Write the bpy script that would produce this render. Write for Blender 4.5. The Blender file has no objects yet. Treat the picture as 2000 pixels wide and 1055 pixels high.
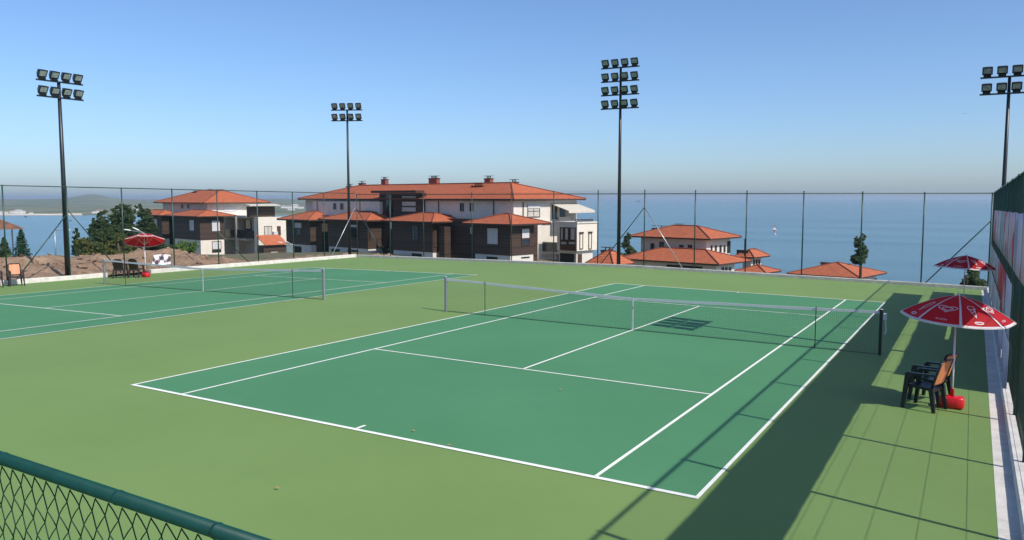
import bpy, bmesh, math, random
from mathutils import Vector, Matrix, noise
random.seed(7)
PI = math.pi
EZ_ = Vector((0, 0, 1))
S = bpy.context.scene
COL = S.collection

# ------------------------------------------------------------------ camera
FPX, CU, CV = 1579.92, 1000.0, 527.5           # photo is 2000 x 1055
CAM = Vector((8.2858, -21.3851, 3.6207)); YAW, PITCH = -0.5195, -0.0887
cy, sy, cp, sp = math.cos(YAW), math.sin(YAW), math.cos(PITCH), math.sin(PITCH)
FW = Vector((sy*cp, cy*cp, sp)); RT = Vector((cy, -sy, 0)); UP = RT.cross(FW)
FH = Vector((sy, cy, 0))
cd = bpy.data.cameras.new('camera'); cam = bpy.data.objects.new('camera', cd); COL.objects.link(cam)
cd.sensor_width = 36; cd.lens = FPX/2000*36; cd.clip_start = 0.05; cd.clip_end = 60000
m = Matrix((RT, UP, -FW)).transposed().to_4x4(); m.translation = CAM; cam.matrix_world = m
S.camera = cam
# ------------------------------------------------------------------ world, sun, exposure
SUNV = Vector((-4.16, 0.843, -4.2)).normalized()        # the way the light travels
TO = -SUNV; ELEV = math.asin(TO.z); AZ = math.atan2(TO.x, TO.y)
w = bpy.data.worlds.new('World'); S.world = w; w.use_nodes = True
nt = w.node_tree; nt.nodes.clear()
o_ = nt.nodes.new('ShaderNodeOutputWorld'); b_ = nt.nodes.new('ShaderNodeBackground'); s_ = nt.nodes.new('ShaderNodeTexSky')
s_.sky_type = 'NISHITA'; s_.sun_disc = False; s_.sun_elevation = ELEV; s_.sun_rotation = AZ
s_.altitude = 400; s_.air_density = 0.9; s_.dust_density = 1.35; s_.ozone_density = 7.5
b_.inputs[1].default_value = 0.15
nt.links.new(s_.outputs[0], b_.inputs[0]); nt.links.new(b_.outputs[0], o_.inputs[0])
sl = bpy.data.lights.new('sun', 'SUN'); sl.energy = 4.6; sl.angle = math.radians(0.53); sl.color = (1, 0.95, 0.87)
so = bpy.data.objects.new('sun', sl); COL.objects.link(so); so.rotation_euler = SUNV.to_track_quat('-Z', 'Y').to_euler(); so.location = (40, -30, 60)
vs = S.view_settings; vs.view_transform = 'Standard'; vs.look = 'None'; vs.exposure = 0.12; vs.gamma = 1

# ------------------------------------------------------------------ pixel helpers (a pixel is only a direction)
def ray(u, v): return FW + RT*((u-CU)/FPX) - UP*((v-CV)/FPX)
def dep(u, v, D):
    return CAM + ray(u, v)*D
def G(x, y):                                            # the paved platform: two gently sloping planes that meet at x = -8
    return -0.0135*(x-8.26) - 0.0103*(y+21.56) + 0.0222*min(x+8, 0)
def gz(x, y, h=0): return Vector((x, y, G(x, y)+h))
def on_plane(u, v, P, n):
    d = ray(u, v); return CAM + d*((P-CAM).dot(n)/d.dot(n))
HV = CV + FPX*math.tan(PITCH)                           # horizon row
def zat(v, D): return CAM.z - (v-HV)*D/FPX              # height of row v at ground depth D

# ------------------------------------------------------------------ materials
MATS = {}
def mat(name, col, rough=0.7, var=0.0, scale=8.0, bump=0.0, bscale=60.0, metal=0.0, col2=None, spec=0.5, trans=0.0, dist=0.02, coords='Object', stretch=None):
    if name in MATS: return MATS[name]
    m = bpy.data.materials.new(name); m.use_nodes = True; n = m.node_tree; N = n.nodes; L = n.links
    p = N['Principled BSDF']; p.inputs['Roughness'].default_value = rough; p.inputs['Metallic'].default_value = metal
    p.inputs['Specular IOR Level'].default_value = spec
    p.inputs['Base Color'].default_value = (*col, 1)
    tc = N.new('ShaderNodeTexCoord'); vec = tc.outputs[coords]
    if stretch:
        mp = N.new('ShaderNodeMapping'); mp.inputs['Scale'].default_value = stretch; L.new(vec, mp.inputs[0]); vec = mp.outputs[0]
    if var > 0 or col2:
        tx = N.new('ShaderNodeTexNoise'); tx.inputs['Scale'].default_value = scale; tx.inputs['Detail'].default_value = 6; tx.inputs['Roughness'].default_value = 0.65
        L.new(vec, tx.inputs['Vector'])
        cr = N.new('ShaderNodeValToRGB'); cr.color_ramp.elements[0].position = 0.32; cr.color_ramp.elements[1].position = 0.68
        c2 = col2 if col2 else tuple(min(1, c*(1+var)) for c in col)
        c1 = col if col2 else tuple(c*(1-var) for c in col)
        cr.color_ramp.elements[0].color = (*c1, 1); cr.color_ramp.elements[1].color = (*c2, 1)
        L.new(tx.outputs[0], cr.inputs[0]); L.new(cr.outputs[0], p.inputs['Base Color'])
        csock = cr.outputs[0]
    else: csock = None
    if bump > 0:
        bt = N.new('ShaderNodeTexNoise'); bt.inputs['Scale'].default_value = bscale; bt.inputs['Detail'].default_value = 4; L.new(vec, bt.inputs['Vector'])
        bn = N.new('ShaderNodeBump'); bn.inputs['Strength'].default_value = bump; bn.inputs['Distance'].default_value = dist
        L.new(bt.outputs[0], bn.inputs['Height']); L.new(bn.outputs[0], p.inputs['Normal'])
    if trans > 0:
        t = N.new('ShaderNodeBsdfTranslucent'); t.inputs[0].default_value = (*col, 1)
        if csock: L.new(csock, t.inputs[0])
        mx = N.new('ShaderNodeMixShader'); mx.inputs[0].default_value = trans
        L.new(p.outputs[0], mx.inputs[1]); L.new(t.outputs[0], mx.inputs[2]); L.new(mx.outputs[0], N['Material Output'].inputs[0])
    MATS[name] = m; return m

def court_mat(name, c1, c2):
    m = mat(name, c1, rough=0.7, spec=0.16); n = m.node_tree; N = n.nodes; L = n.links; p = N['Principled BSDF']
    tc = N.new('ShaderNodeTexCoord')
    a = N.new('ShaderNodeTexNoise'); a.inputs['Scale'].default_value = 0.22; a.inputs['Detail'].default_value = 5; L.new(tc.outputs['Object'], a.inputs[0])
    b = N.new('ShaderNodeTexNoise'); b.inputs['Scale'].default_value = 2.6; b.inputs['Detail'].default_value = 8; b.inputs['Roughness'].default_value = 0.7; L.new(tc.outputs['Object'], b.inputs[0])
    ad = N.new('ShaderNodeMath'); ad.operation = 'MULTIPLY_ADD'; ad.inputs[1].default_value = 0.35; L.new(b.outputs[0], ad.inputs[0]); L.new(a.outputs[0], ad.inputs[2])
    cr = N.new('ShaderNodeValToRGB'); cr.color_ramp.elements[0].position = 0.5; cr.color_ramp.elements[1].position = 0.85
    cr.color_ramp.elements[0].color = (*c1, 1); cr.color_ramp.elements[1].color = (*c2, 1)
    L.new(ad.outputs[0], cr.inputs[0])
    # scuffs and small stains
    sc = N.new('ShaderNodeTexNoise'); sc.inputs['Scale'].default_value = 9; sc.inputs['Detail'].default_value = 3
    mp = N.new('ShaderNodeMapping'); mp.inputs['Scale'].default_value = (1, .35, 1); L.new(tc.outputs['Object'], mp.inputs[0]); L.new(mp.outputs[0], sc.inputs[0])
    sr = N.new('ShaderNodeValToRGB'); sr.color_ramp.elements[0].position = 0.70; sr.color_ramp.elements[1].position = 0.80
    sr.color_ramp.elements[0].color = (0, 0, 0, 1); sr.color_ramp.elements[1].color = (.42, .42, .42, 1); L.new(sc.outputs[0], sr.inputs[0])
    mx = N.new('ShaderNodeMixRGB'); L.new(sr.outputs[0], mx.inputs[0]); L.new(cr.outputs[0], mx.inputs[1]); mx.inputs[2].default_value = (c1[0]*1.5+.02, c1[1]*1.15, c1[2]*1.2, 1)
    L.new(mx.outputs[0], p.inputs['Base Color'])
    g = N.new('ShaderNodeTexNoise'); g.inputs['Scale'].default_value = 350; L.new(tc.outputs['Object'], g.inputs[0])
    bn = N.new('ShaderNodeBump'); bn.inputs['Strength'].default_value = 0.25; bn.inputs['Distance'].default_value = 0.003; L.new(g.outputs[0], bn.inputs['Height']); L.new(bn.outputs[0], p.inputs['Normal'])
    return m
M_out = court_mat('court_light_green', (.150, .240, .072), (.168, .262, .082))
M_in = court_mat('court_dark_green', (.066, .205, .094), (.076, .228, .106))
M_line = mat('line_paint', (.80, .80, .72), .6, var=.06, scale=5)
M_conc = mat('concrete', (.50, .47, .42), .85, var=.18, scale=4, bump=.4, bscale=50)
M_conc2 = mat('concrete_pale', (.62, .58, .52), .85, var=.16, scale=3, bump=.4, bscale=40)
M_fence = mat('fence_green_paint', (.012, .045, .035), .4, var=.25, scale=12)
M_rail = mat('rail_green_paint', (.004, .046, .037), .38, var=.12, scale=20, bump=.05, bscale=12, spec=.35)
M_wire = mat('wire_green_plastic', (.010, .032, .022), .65, spec=.25)
M_darkmetal = mat('mast_dark_paint', (.012, .015, .018), .4, var=.3, scale=6)
M_lens = mat('floodlight_glass', (.30, .32, .31), .12, var=.45, scale=9)
M_steel = mat('galvanised_steel', (.42, .43, .44), .4, var=.15, scale=20, metal=.6)
M_netpost = mat('net_post_grey', (.20, .215, .235), .45, var=.1, scale=10)
M_net = mat('net_cord_black', (.015, .02, .018), .8)
M_band = mat('net_band_white', (.56, .56, .58), .8, var=.08, scale=14)
M_black = mat('black_plastic', (.010, .011, .014), .38, spec=.5)
M_orange = mat('orange_plastic', (.60, .20, .075), .5, var=.12, scale=14)
M_brown = mat('brown_plastic', (.035, .018, .013), .5, var=.2, scale=30)
M_red = mat('parasol_red', (.66, .012, .024), .6, var=.06, scale=6, trans=.5, bump=.1, bscale=14)
M_white = mat('parasol_white', (.78, .72, .72), .65, trans=.25)
M_redplastic = mat('red_plastic', (.62, .012, .018), .3, var=.06, scale=10)
M_pole = mat('white_pole', (.72, .72, .72), .35)
M_soil = mat('bare_soil', (.19, .115, .070), .95, col2=(.34, .225, .145), scale=1.1, bump=1, bscale=5, dist=.12)
M_land = mat('dry_grass_ground', (.085, .085, .035), .95, col2=(.16, .13, .07), scale=.12, bump=.6, bscale=2, dist=.2)
M_tile = mat('roof_tile', (.36, .092, .038), .85, col2=(.53, .155, .064), scale=2.4, bump=.5, bscale=9, dist=.05)
M_ridge = mat('ridge_tile', (.17, .045, .025), .8, var=.15, scale=3)
M_render = mat('white_render', (.66, .61, .54), .85, var=.07, scale=.6, bump=.15, bscale=12)
M_cream = mat('cream_render', (.70, .63, .53), .85, var=.06, scale=.6)
M_fascia = mat('dark_fascia', (.045, .022, .016), .6, var=.2, scale=4)
M_glass = mat('dark_glass', (.018, .022, .026), .06, spec=.8)
M_shutter = mat('shutter_pale', (.56, .55, .55), .6, var=.06, scale=3)
M_curtain = mat('curtain_cream', (.52, .48, .42), .8, var=.25, scale=6)
M_frame = mat('window_frame_brown', (.07, .035, .022), .5, var=.2, scale=5)
M_chim = mat('chimney_brick', (.22, .060, .038), .85, var=.3, scale=6, bump=.3, bscale=16)
M_awn = mat('awning_cloth', (.72, .66, .56), .8, trans=.25)
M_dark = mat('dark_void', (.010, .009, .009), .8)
M_bark = mat('bark', (.075, .052, .038), .9, var=.35, scale=6, bump=.6, bscale=20)
def wood_mat(name, c1, c2):
    m = mat(name, c1, .65); n = m.node_tree; N = n.nodes; L = n.links; p = N['Principled BSDF']
    tc = N.new('ShaderNodeTexCoord'); sx = N.new('ShaderNodeSeparateXYZ'); L.new(tc.outputs['Object'], sx.inputs[0])
    mu = N.new('ShaderNodeMath'); mu.operation = 'MULTIPLY'; mu.inputs[1].default_value = 6.5; L.new(sx.outputs[2], mu.inputs[0])
    fl = N.new('ShaderNodeMath'); fl.operation = 'FLOOR'; L.new(mu.outputs[0], fl.inputs[0])
    wn = N.new('ShaderNodeTexWhiteNoise'); wn.noise_dimensions = '1D'; L.new(fl.outputs[0], wn.inputs['W'])
    mx = N.new('ShaderNodeMixRGB'); L.new(wn.outputs[0], mx.inputs[0]); mx.inputs[1].default_value = (*c1, 1); mx.inputs[2].default_value = (*c2, 1)
    L.new(mx.outputs[0], p.inputs['Base Color'])
    fr = N.new('ShaderNodeMath'); fr.operation = 'FRACT'; L.new(mu.outputs[0], fr.inputs[0])
    cr = N.new('ShaderNodeValToRGB'); cr.color_ramp.elements[0].position = 0; cr.color_ramp.elements[1].position = .14; L.new(fr.outputs[0], cr.inputs[0])
    bn = N.new('ShaderNodeBump'); bn.inputs['Strength'].default_value = .8; bn.inputs['Distance'].default_value = .03; L.new(cr.outputs[0], bn.inputs['Height']); L.new(bn.outputs[0], p.inputs['Normal'])
    return m
M_wood = wood_mat('timber_cladding', (.036, .020, .014), (.080, .045, .031))
def leaf_mat(name, c1, c2):
    return mat(name, c1, .7, col2=c2, scale=1.3, trans=.25, spec=.2)
M_pine = leaf_mat('pine_leaves', (.026, .052, .020), (.080, .118, .044))
M_spruce = leaf_mat('spruce_leaves', (.020, .055, .030), (.050, .105, .055))
M_bush = leaf_mat('bush_leaves', (.065, .085, .022), (.150, .160, .045))
M_reed = leaf_mat('reed_leaves', (.060, .130, .020), (.130, .210, .045))

# ------------------------------------------------------------------ mesh builder
class MB:
    def __init__(s): s.v = []; s.f = []
    def box(s, c, size, ax=None, rz=0):
        c = Vector(c)
        if ax is None: ax = (Vector((math.cos(rz), math.sin(rz), 0)), Vector((-math.sin(rz), math.cos(rz), 0)), Vector((0, 0, 1)))
        h = [Vector(a)*(q/2) for a, q in zip(ax, size)]; b = len(s.v)
        for k in range(8):
            s.v.append(c + h[0]*(1 if k & 1 else -1) + h[1]*(1 if k & 2 else -1) + h[2]*(1 if k & 4 else -1))
        flip = Vector(ax[0]).cross(Vector(ax[1])).dot(Vector(ax[2])) < 0
        for f in ((0, 2, 3, 1), (4, 5, 7, 6), (0, 1, 5, 4), (2, 6, 7, 3), (0, 4, 6, 2), (1, 3, 7, 5)):
            s.f.append(tuple(b+i for i in (reversed(f) if flip else f)))
        return s
    def tube(s, pts, r, n=8, cap=True):
        pts = [Vector(p) for p in pts]; rs = r if isinstance(r, (list, tuple)) else [r]*len(pts)
        b0 = len(s.v); ref = None
        for i, p in enumerate(pts):
            d = (pts[min(i+1, len(pts)-1)] - pts[max(i-1, 0)]).normalized()
            if ref is None: ref = d.orthogonal().normalized()
            a = (ref - d*ref.dot(d)).normalized(); ref = a; bb = d.cross(a)
            for k in range(n):
                t = 2*PI*k/n + (PI/4 if n == 4 else 0); s.v.append(p + (a*math.cos(t)+bb*math.sin(t))*rs[i])
        for i in range(len(pts)-1):
            for k in range(n):
                k2 = (k+1) % n; A = b0+i*n
                s.f.append((A+k, A+k2, A+n+k2, A+n+k))
        if cap:
            s.f.append(tuple(b0+k for k in reversed(range(n)))); e = b0+(len(pts)-1)*n; s.f.append(tuple(e+k for k in range(n)))
        return s
    def poly(s, pts):
        b = len(s.v); s.v += [Vector(p) for p in pts]; s.f.append(tuple(range(b, b+len(pts)))); return s
    def prism(s, pts, off):                              # a flat outline pushed along off
        b = len(s.v); n = len(pts); off = Vector(off); pts = [Vector(p) for p in pts]
        s.v += pts + [p+off for p in pts]
        s.f.append(tuple(range(b+n-1, b-1, -1))); s.f.append(tuple(range(b+n, b+2*n)))
        for k in range(n): k2 = (k+1) % n; s.f.append((b+k, b+k2, b+n+k2, b+n+k))
        return s
    def build(s, name, material, parent=None, smooth=False, fix=False):
        o0 = Vector((0, 0, 0)); q = parent
        while q is not None: o0 += q.location; q = q.parent
        me = bpy.data.meshes.new(name); me.from_pydata([tuple(p-o0) for p in s.v] if parent else [tuple(p) for p in s.v], [], s.f)
        if fix:
            bm = bmesh.new(); bm.from_mesh(me); bmesh.ops.recalc_face_normals(bm, faces=bm.faces); bm.to_mesh(me); bm.free()
        if smooth:
            for p in me.polygons: p.use_smooth = True
        me.materials.append(material)
        ob = bpy.data.objects.new(name, me); COL.objects.link(ob)
        if parent: ob.parent = parent
        return ob
def tag(o, label=None, cat=None, group=None, kind=None):
    if label: o['label'] = label
    if cat: o['category'] = cat
    if group: o['group'] = group
    if kind: o['kind'] = kind
    return o
def thing(name, label, cat, loc=(0, 0, 0), group=None):
    o = bpy.data.objects.new(name, None); COL.objects.link(o); o.location = loc; o.empty_display_size = .2
    return tag(o, label, cat, group)
def copy_tree(o, parent=None):
    c = o.copy(); COL.objects.link(c)
    if parent: c.parent = parent
    for ch in o.children: copy_tree(ch, c)
    return c

# ================================================================== THE SETTING
# ---- sea, terrain, far shore
SEA = -26.0
def polar(name, us, Ds, zf, material, smooth=True):
    mb = MB()
    for D in Ds:
        for u in us:
            P = CAM + FH*D + RT*((u-CU)/FPX*D); mb.v.append(Vector((P.x, P.y, zf(u, D, P))))
    n = len(us)
    for i in range(len(Ds)-1):
        for k in range(n-1): mb.f.append((i*n+k, i*n+k+1, (i+1)*n+k+1, (i+1)*n+k))
    return mb.build(name, material, smooth=smooth)
mb = MB(); R_ = 26000
ring = [8, 120, 400, 1000, 2500, 6000, 12000, R_]
for r in ring:
    for k in range(64): mb.v.append(Vector((CAM.x+r*math.cos(2*PI*k/64), CAM.y+r*math.sin(2*PI*k/64), SEA)))
for i in range(len(ring)-1):
    for k in range(64): mb.f.append((i*64+k, i*64+(k+1) % 64, (i+1)*64+(k+1) % 64, (i+1)*64+k))
mb.f.append(tuple(range(63, -1, -1))[::-1])
M_sea = bpy.data.materials.new('sea_water'); M_sea.use_nodes = True
N = M_sea.node_tree.nodes; L = M_sea.node_tree.links; p = N['Principled BSDF']
p.inputs['Roughness'].default_value = .22; p.inputs['IOR'].default_value = 1.33
tc = N.new('ShaderNodeTexCoord')
mp = N.new('ShaderNodeMapping'); mp.inputs['Rotation'].default_value = (0, 0, .52); mp.inputs['Scale'].default_value = (.0014, .012, 1); L.new(tc.outputs['Object'], mp.inputs[0])
n1 = N.new('ShaderNodeTexNoise'); n1.inputs['Scale'].default_value = 1; n1.inputs['Detail'].default_value = 4; L.new(mp.outputs[0], n1.inputs[0])
cr = N.new('ShaderNodeValToRGB'); cr.color_ramp.elements[0].position = .35; cr.color_ramp.elements[1].position = .65
cr.color_ramp.elements[0].color = (.040, .120, .150, 1); cr.color_ramp.elements[1].color = (.092, .200, .232, 1); L.new(n1.outputs[0], cr.inputs[0]); L.new(cr.outputs[0], p.inputs['Base Color'])
n2 = N.new('ShaderNodeTexNoise'); n2.inputs['Scale'].default_value = .35; n2.inputs['Detail'].default_value = 5; L.new(tc.outputs['Object'], n2.inputs[0])
bn = N.new('ShaderNodeBump'); bn.inputs['Strength'].default_value = .6; bn.inputs['Distance'].default_value = .5; L.new(n2.outputs[0], bn.inputs['Height']); L.new(bn.outputs[0], p.inputs['Normal'])
tag(mb.build('sea', M_sea), kind='structure')

def d_out(x, y):
    dx = max(-50-x, 0, x-14); dy = max(-70-y, 0, y-21.6); return math.hypot(dx, dy)
def slope(t):
    pts = [(-1, .078), (-.45, .078), (-.2, .062), (.05, .060), (.14, .085), (.25, .113), (.43, .145), (.6, .16), (2, .16)]
    for (a, s1), (b, s2) in zip(pts, pts[1:]):
        if t <= b: return s1 + (s2-s1)*max(0, (t-a))/(b-a)
    return .16
def terr(x, y):
    P = Vector((x, y, 0)) - CAM; f = P.dot(FH); t = P.dot(RT)/f if f > 5 else (2 if P.dot(RT) > 0 else -1)
    d = d_out(x, y); z = -.95 - slope(max(-1, min(2, t)))*d
    if d > 12: z += .5*noise.noise((x*.05, y*.05, 3))
    if d > 170: z -= (d-170)*.35
    return max(z, -33)
mb = MB(); nx = 150
xs = [-420 + 760*i/(nx-1) for i in range(nx)]; ys = [-160 + 620*i/(nx-1) for i in range(nx)]
for y in ys:
    for x in xs: mb.v.append(Vector((x, y, terr(x, y))))
for j in range(nx-1):
    for i in range(nx-1): mb.f.append((j*nx+i, j*nx+i+1, (j+1)*nx+i+1, (j+1)*nx+i))
tag(mb.build('ground', M_land, smooth=True), kind='structure')

M_far = mat('far_hills', (.035, .070, .025), .95, col2=(.22, .21, .095), scale=.0045, bump=0)
def far_z(u, D, P):
    prof = [(1370, 421.5), (1500, 417), (2000, 409), (2800, 401), (3600, 394), (4300, 389), (5200, 389.5), (6500, 391)]
    v = 391
    for (a, v1), (b, v2) in zip(prof, prof[1:]):
        if a <= D <= b: v = v1+(v2-v1)*(D-a)/(b-a)
    v += 1.2*noise.noise((u*.012, D*.0016, 1))*(1 if D > 1600 else 0)
    if 3600 <= D <= 5300: v -= 9.5*math.exp(-((u-183)/36)**2)*(1-abs(D-4500)/900 if abs(D-4500) < 900 else 0)
    z = zat(v, D)
    e = max(0, min(1, (760-u)/160)); z = SEA-3 + (z-SEA+3)*e if e < 1 else z
    if D < 1400: z = SEA - .8
    return z
us = [-900+12*i for i in range(145)]
tag(polar('hills', us, [1360, 1400, 1500, 1650, 1800, 2000, 2300, 2600, 3000, 3400, 3700, 4000, 4250, 4500, 4750, 5000, 5400, 6000, 6500], far_z, M_far), kind='structure')
M_sand = mat('pale_sand', (.62, .54, .42), .95, var=.15, scale=.02)
mb = MB()
for k in range(0, 60):
    u = -900+18*k; w_ = 10+14*abs(noise.noise((u*.01, 0, 4)))
    for D in (1388, 1396+w_): P = CAM+FH*D+RT*((u-CU)/FPX*D); mb.v.append(Vector((P.x, P.y, SEA+.25+(D-1388)*.11)))
for k in range(59): mb.f.append((2*k, 2*k+2, 2*k+3, 2*k+1))
tag(mb.build('beach', M_sand), kind='structure')

# ---- the paved platform
def sheet(mb, pts, h):
    mb.poly([gz(x, y, h) for x, y in pts]); return mb
XL, XR, YN = -28.3, 8.66, -30.0
def yb(x): return 19.75 - .042*(x-9)*.95                # back kerb line
mb = MB()
sheet(mb, [(-8, YN), (XR, YN), (XR, yb(XR)), (-8, yb(-8))], 0); sheet(mb, [(XL, YN), (-8, YN), (-8, yb(-8)), (XL, yb(XL))], 0)
pav = tag(mb.build('pavement', M_out), kind='structure')
mb = MB()                                               # slab under it
mb.prism([(XL, YN, -1.4), (XR+.4, YN, -1.4), (XR+.4, yb(XR), -1.4), (XL, yb(XL), -1.4)], (0, 0, .72))
tag(mb.build('platform_slab', M_conc), kind='structure')
def court(cx, cy_):
    mb = MB(); sheet(mb, [(cx-5.485, cy_-11.885), (cx+5.485, cy_-11.885), (cx+5.485, cy_+11.885), (cx-5.485, cy_+11.885)], .004)
    c = tag(mb.build('court_surface', M_in), kind='structure')
    def ln(x0, y0, x1, y1, w_=.055):
        if abs(x1-x0) > abs(y1-y0): q = [(x0, y0-w_/2), (x1, y0-w_/2), (x1, y0+w_/2), (x0, y0+w_/2)]
        else: q = [(x0-w_/2, y0), (x0+w_/2, y0), (x0+w_/2, y1), (x0-w_/2, y1)]
        m2 = MB(); sheet(m2, [(cx+a, cy_+b) for a, b in q], ln.h); ln.h += .0006; m2.build('court_line', M_line, c)
    ln.h = .008
    for s in (-1, 1): ln(s*5.46, -11.86, s*5.46, 11.86); ln(s*4.09, -11.83, s*4.09, 11.83); ln(-5.485, s*11.85, 5.485, s*11.85, .085); ln(-4.09, s*6.4, 4.09, s*6.4); ln(0, s*11.8, 0, s*11.6)
    ln(0, -6.37, 0, 6.37)
    return c
LCX, LCY = -18.44, .45
c1 = court(0, 0)
tag(c1, 'right tennis court painted dark green with white lines', 'court')
c2 = court(LCX, LCY)
tag(c2, 'left tennis court painted dark green beside the soil bank', 'court')
c1['category'] = c2['category'] = 'court'

# gutter strip, kerbs
mb = MB(); sheet(mb, [(8.66, YN), (8.93, YN), (8.93, yb(9)), (8.66, yb(9))], .003)
tag(mb.build('gutter', M_conc2), kind='structure')
def kerb(name, label, a, b, wdt, h, step, m_, side):
    a, b = Vector(a), Vector(b); L_ = (b-a).length; d = (b-a)/L_; n_ = Vector((-d.y, d.x))*side
    root = thing(name, label, 'kerb', gz(a.x, a.y)); k = 0; t = 0
    while t < L_-.05:
        e = min(L_, t+step*random.uniform(.97, 1.03)); g = .004; j = random.uniform(-.004, .004)
        p, q_ = a+d*(t+g), a+d*(e-g)
        pts = [p, q_, q_+n_*wdt, p+n_*wdt]; m2 = MB(); bz = -.3
        b0 = len(m2.v); c = .018
        for (hh, ins) in ((bz, 0), (h-c+j, 0), (h+j, c)):
            for v2, (sd, sn) in zip(pts, ((1, 1), (-1, 1), (-1, -1), (1, -1))):
                v2 = v2 + d*sd*ins*.5 + n_*sn*ins; m2.v.append(gz(v2.x, v2.y, hh))
        for r in (0, 4):
            for i in range(4): m2.f.append((b0+r+i, b0+r+(i+1) % 4, b0+r+4+(i+1) % 4, b0+r+4+i))
        m2.f.append((b0+8, b0+9, b0+10, b0+11)); m2.build('kerb_stone', m_, root, fix=True); t = e
    return root
kerb('kerb', 'pale concrete kerb under the right hand fence with the banners', (8.90, -22), (8.84, yb(8.8)), .2, .13, 1.35, M_conc2, -1)
kerb('kerb', 'long concrete kerb along the far fence above the houses', (XL+.01, yb(XL)), (9.02, yb(9.02)), .22, .16, 2.0, M_conc, 1)
kerb('kerb', 'pale kerb beside the soil bank nearest the orange chairs', (XL, -14), (XL, 2.9), .25, .2, 2.0, M_conc2, 1)
kerb('kerb', 'pale kerb on the left from the red parasol to the far corner', (XL, 5.3), (XL, yb(XL)-.05), .25, .2, 2.0, M_conc2, 1)

# ---- bank of bare soil outside the left fence
mb = MB(); nx, ny = 90, 170
for j in range(ny):
    for i in range(nx):
        x = -28.75 - 19*i/(nx-1); y = -26 + 54*j/(ny-1); q = -28.75-x
        yk = max(0, min(1, (15.5-y)/5)); crest = yk*.62*math.exp(-((q-5.2)/2.2)**2) + .22*math.exp(-((q-2.2)/1.0)**2)*(.5+.5*math.sin(y*1.1))
        n_ = noise.fractal((x*.55, y*.55, 1.3), 1.0, 2.1, 5)*.28 + abs(noise.noise((x*1.7, y*1.7, 5)))*.18
        fade = max(0, 1-max(0, q-9)/9)
        z = G(-28.6, y) + .05*yk - .45*(1-yk) + (crest+n_*min(1, .25+q*.3))*fade - .09*max(0, q-6)
        mb.v.append(Vector((x, y, z)))
for j in range(ny-1):
    for i in range(nx-1): a = j*nx+i; mb.f.append((a+1, a, a+nx, a+nx+1))
tag(mb.build('soil_bank', M_soil, smooth=True), kind='structure')
cl = MB()
for k in range(420):
    y = random.uniform(-8, 17); q = random.uniform(.4, 6.5); x = -28.75-q; s = random.uniform(.05, .2)
    i = int(q/19*(nx-1)); j = int((y+26)/54*(ny-1)); z = mb.v[j*nx+i].z
    pts = [Vector((random.uniform(-1, 1), random.uniform(-1, 1), random.uniform(-.6, .8))).normalized()*s*random.uniform(.7, 1.2) + Vector((x, y, z)) for _ in range(8)]
    bm = bmesh.new(); [bm.verts.new(p) for p in pts]; bmesh.ops.convex_hull(bm, input=bm.verts); bm.verts.index_update()
    b0 = len(cl.v); vs_ = list(bm.verts); cl.v += [v.co.copy() for v in vs_]; cl.f += [tuple(b0+v.index for v in f.verts) for f in bm.faces]; bm.free()
tag(cl.build('soil_clods', M_soil), 'loose clods of brown soil on the bank behind the left fence', kind='stuff')

wd = MB(); cand = list(mb.v)
for k in range(260):
    c = random.choice(cand)
    if not (-37 < c.x < -28.9 and -9 < c.y < 19) or noise.noise((c.x*.35, c.y*.35, 8)) < -.05: continue
    hh = random.uniform(.08, .32)
    for j in range(14):
        a = random.uniform(0, 2*PI); d_ = Vector((math.cos(a), math.sin(a), 0)); q0 = c+d_*random.uniform(0, .12); sd = Vector((-d_.y, d_.x, 0))*.010
        b0 = len(wd.v); wd.v += [q0-sd, q0+sd, q0+d_*hh*.5+EZ_*hh*random.uniform(.6, 1.2)]; wd.f.append((b0, b0+1, b0+2))
tag(wd.build('weeds', M_reed), 'sparse green weeds growing on the bare soil bank', kind='stuff')

# ================================================================== FENCES
def chain_link(a, b, h0, h1, cell, r, name, root, seg=1):
    """straight crossing wires from post line a to b (2D), between heights h0 and h1 above ground"""
    a, b = Vector(a), Vector(b); L_ = (b-a).length; d = (b-a)/L_; H_ = h1-h0; mb = MB()
    nrm = Vector((-d.y, d.x, 0))*r*.9
    def P(t, h, s): p = a+d*t; return Vector((p.x, p.y, G(p.x, p.y)+h0+h)) + nrm*s
    k = -int(H_/cell)-1
    while k*cell < L_:
        for s in (1, -1):
            t0 = k*cell if s == 1 else k*cell+H_*1.0
            # wire t = t0 + s*h
            hlo, hhi = 0, H_
            lo, hi = ((-t0), (L_-t0)) if s == 1 else ((t0-L_), t0)
            hlo, hhi = max(hlo, lo), min(hhi, hi)
            if hhi-hlo > .02:
                pts = [P(t0+s*(hlo+(hhi-hlo)*i/seg), hlo+(hhi-hlo)*i/seg, s) for i in range(seg+1)]
                mb.tube(pts, r, 3, cap=False)
        k += 1
    o = mb.build(name, M_wire, root); o['kind'] = 'stuff'; return o
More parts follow.
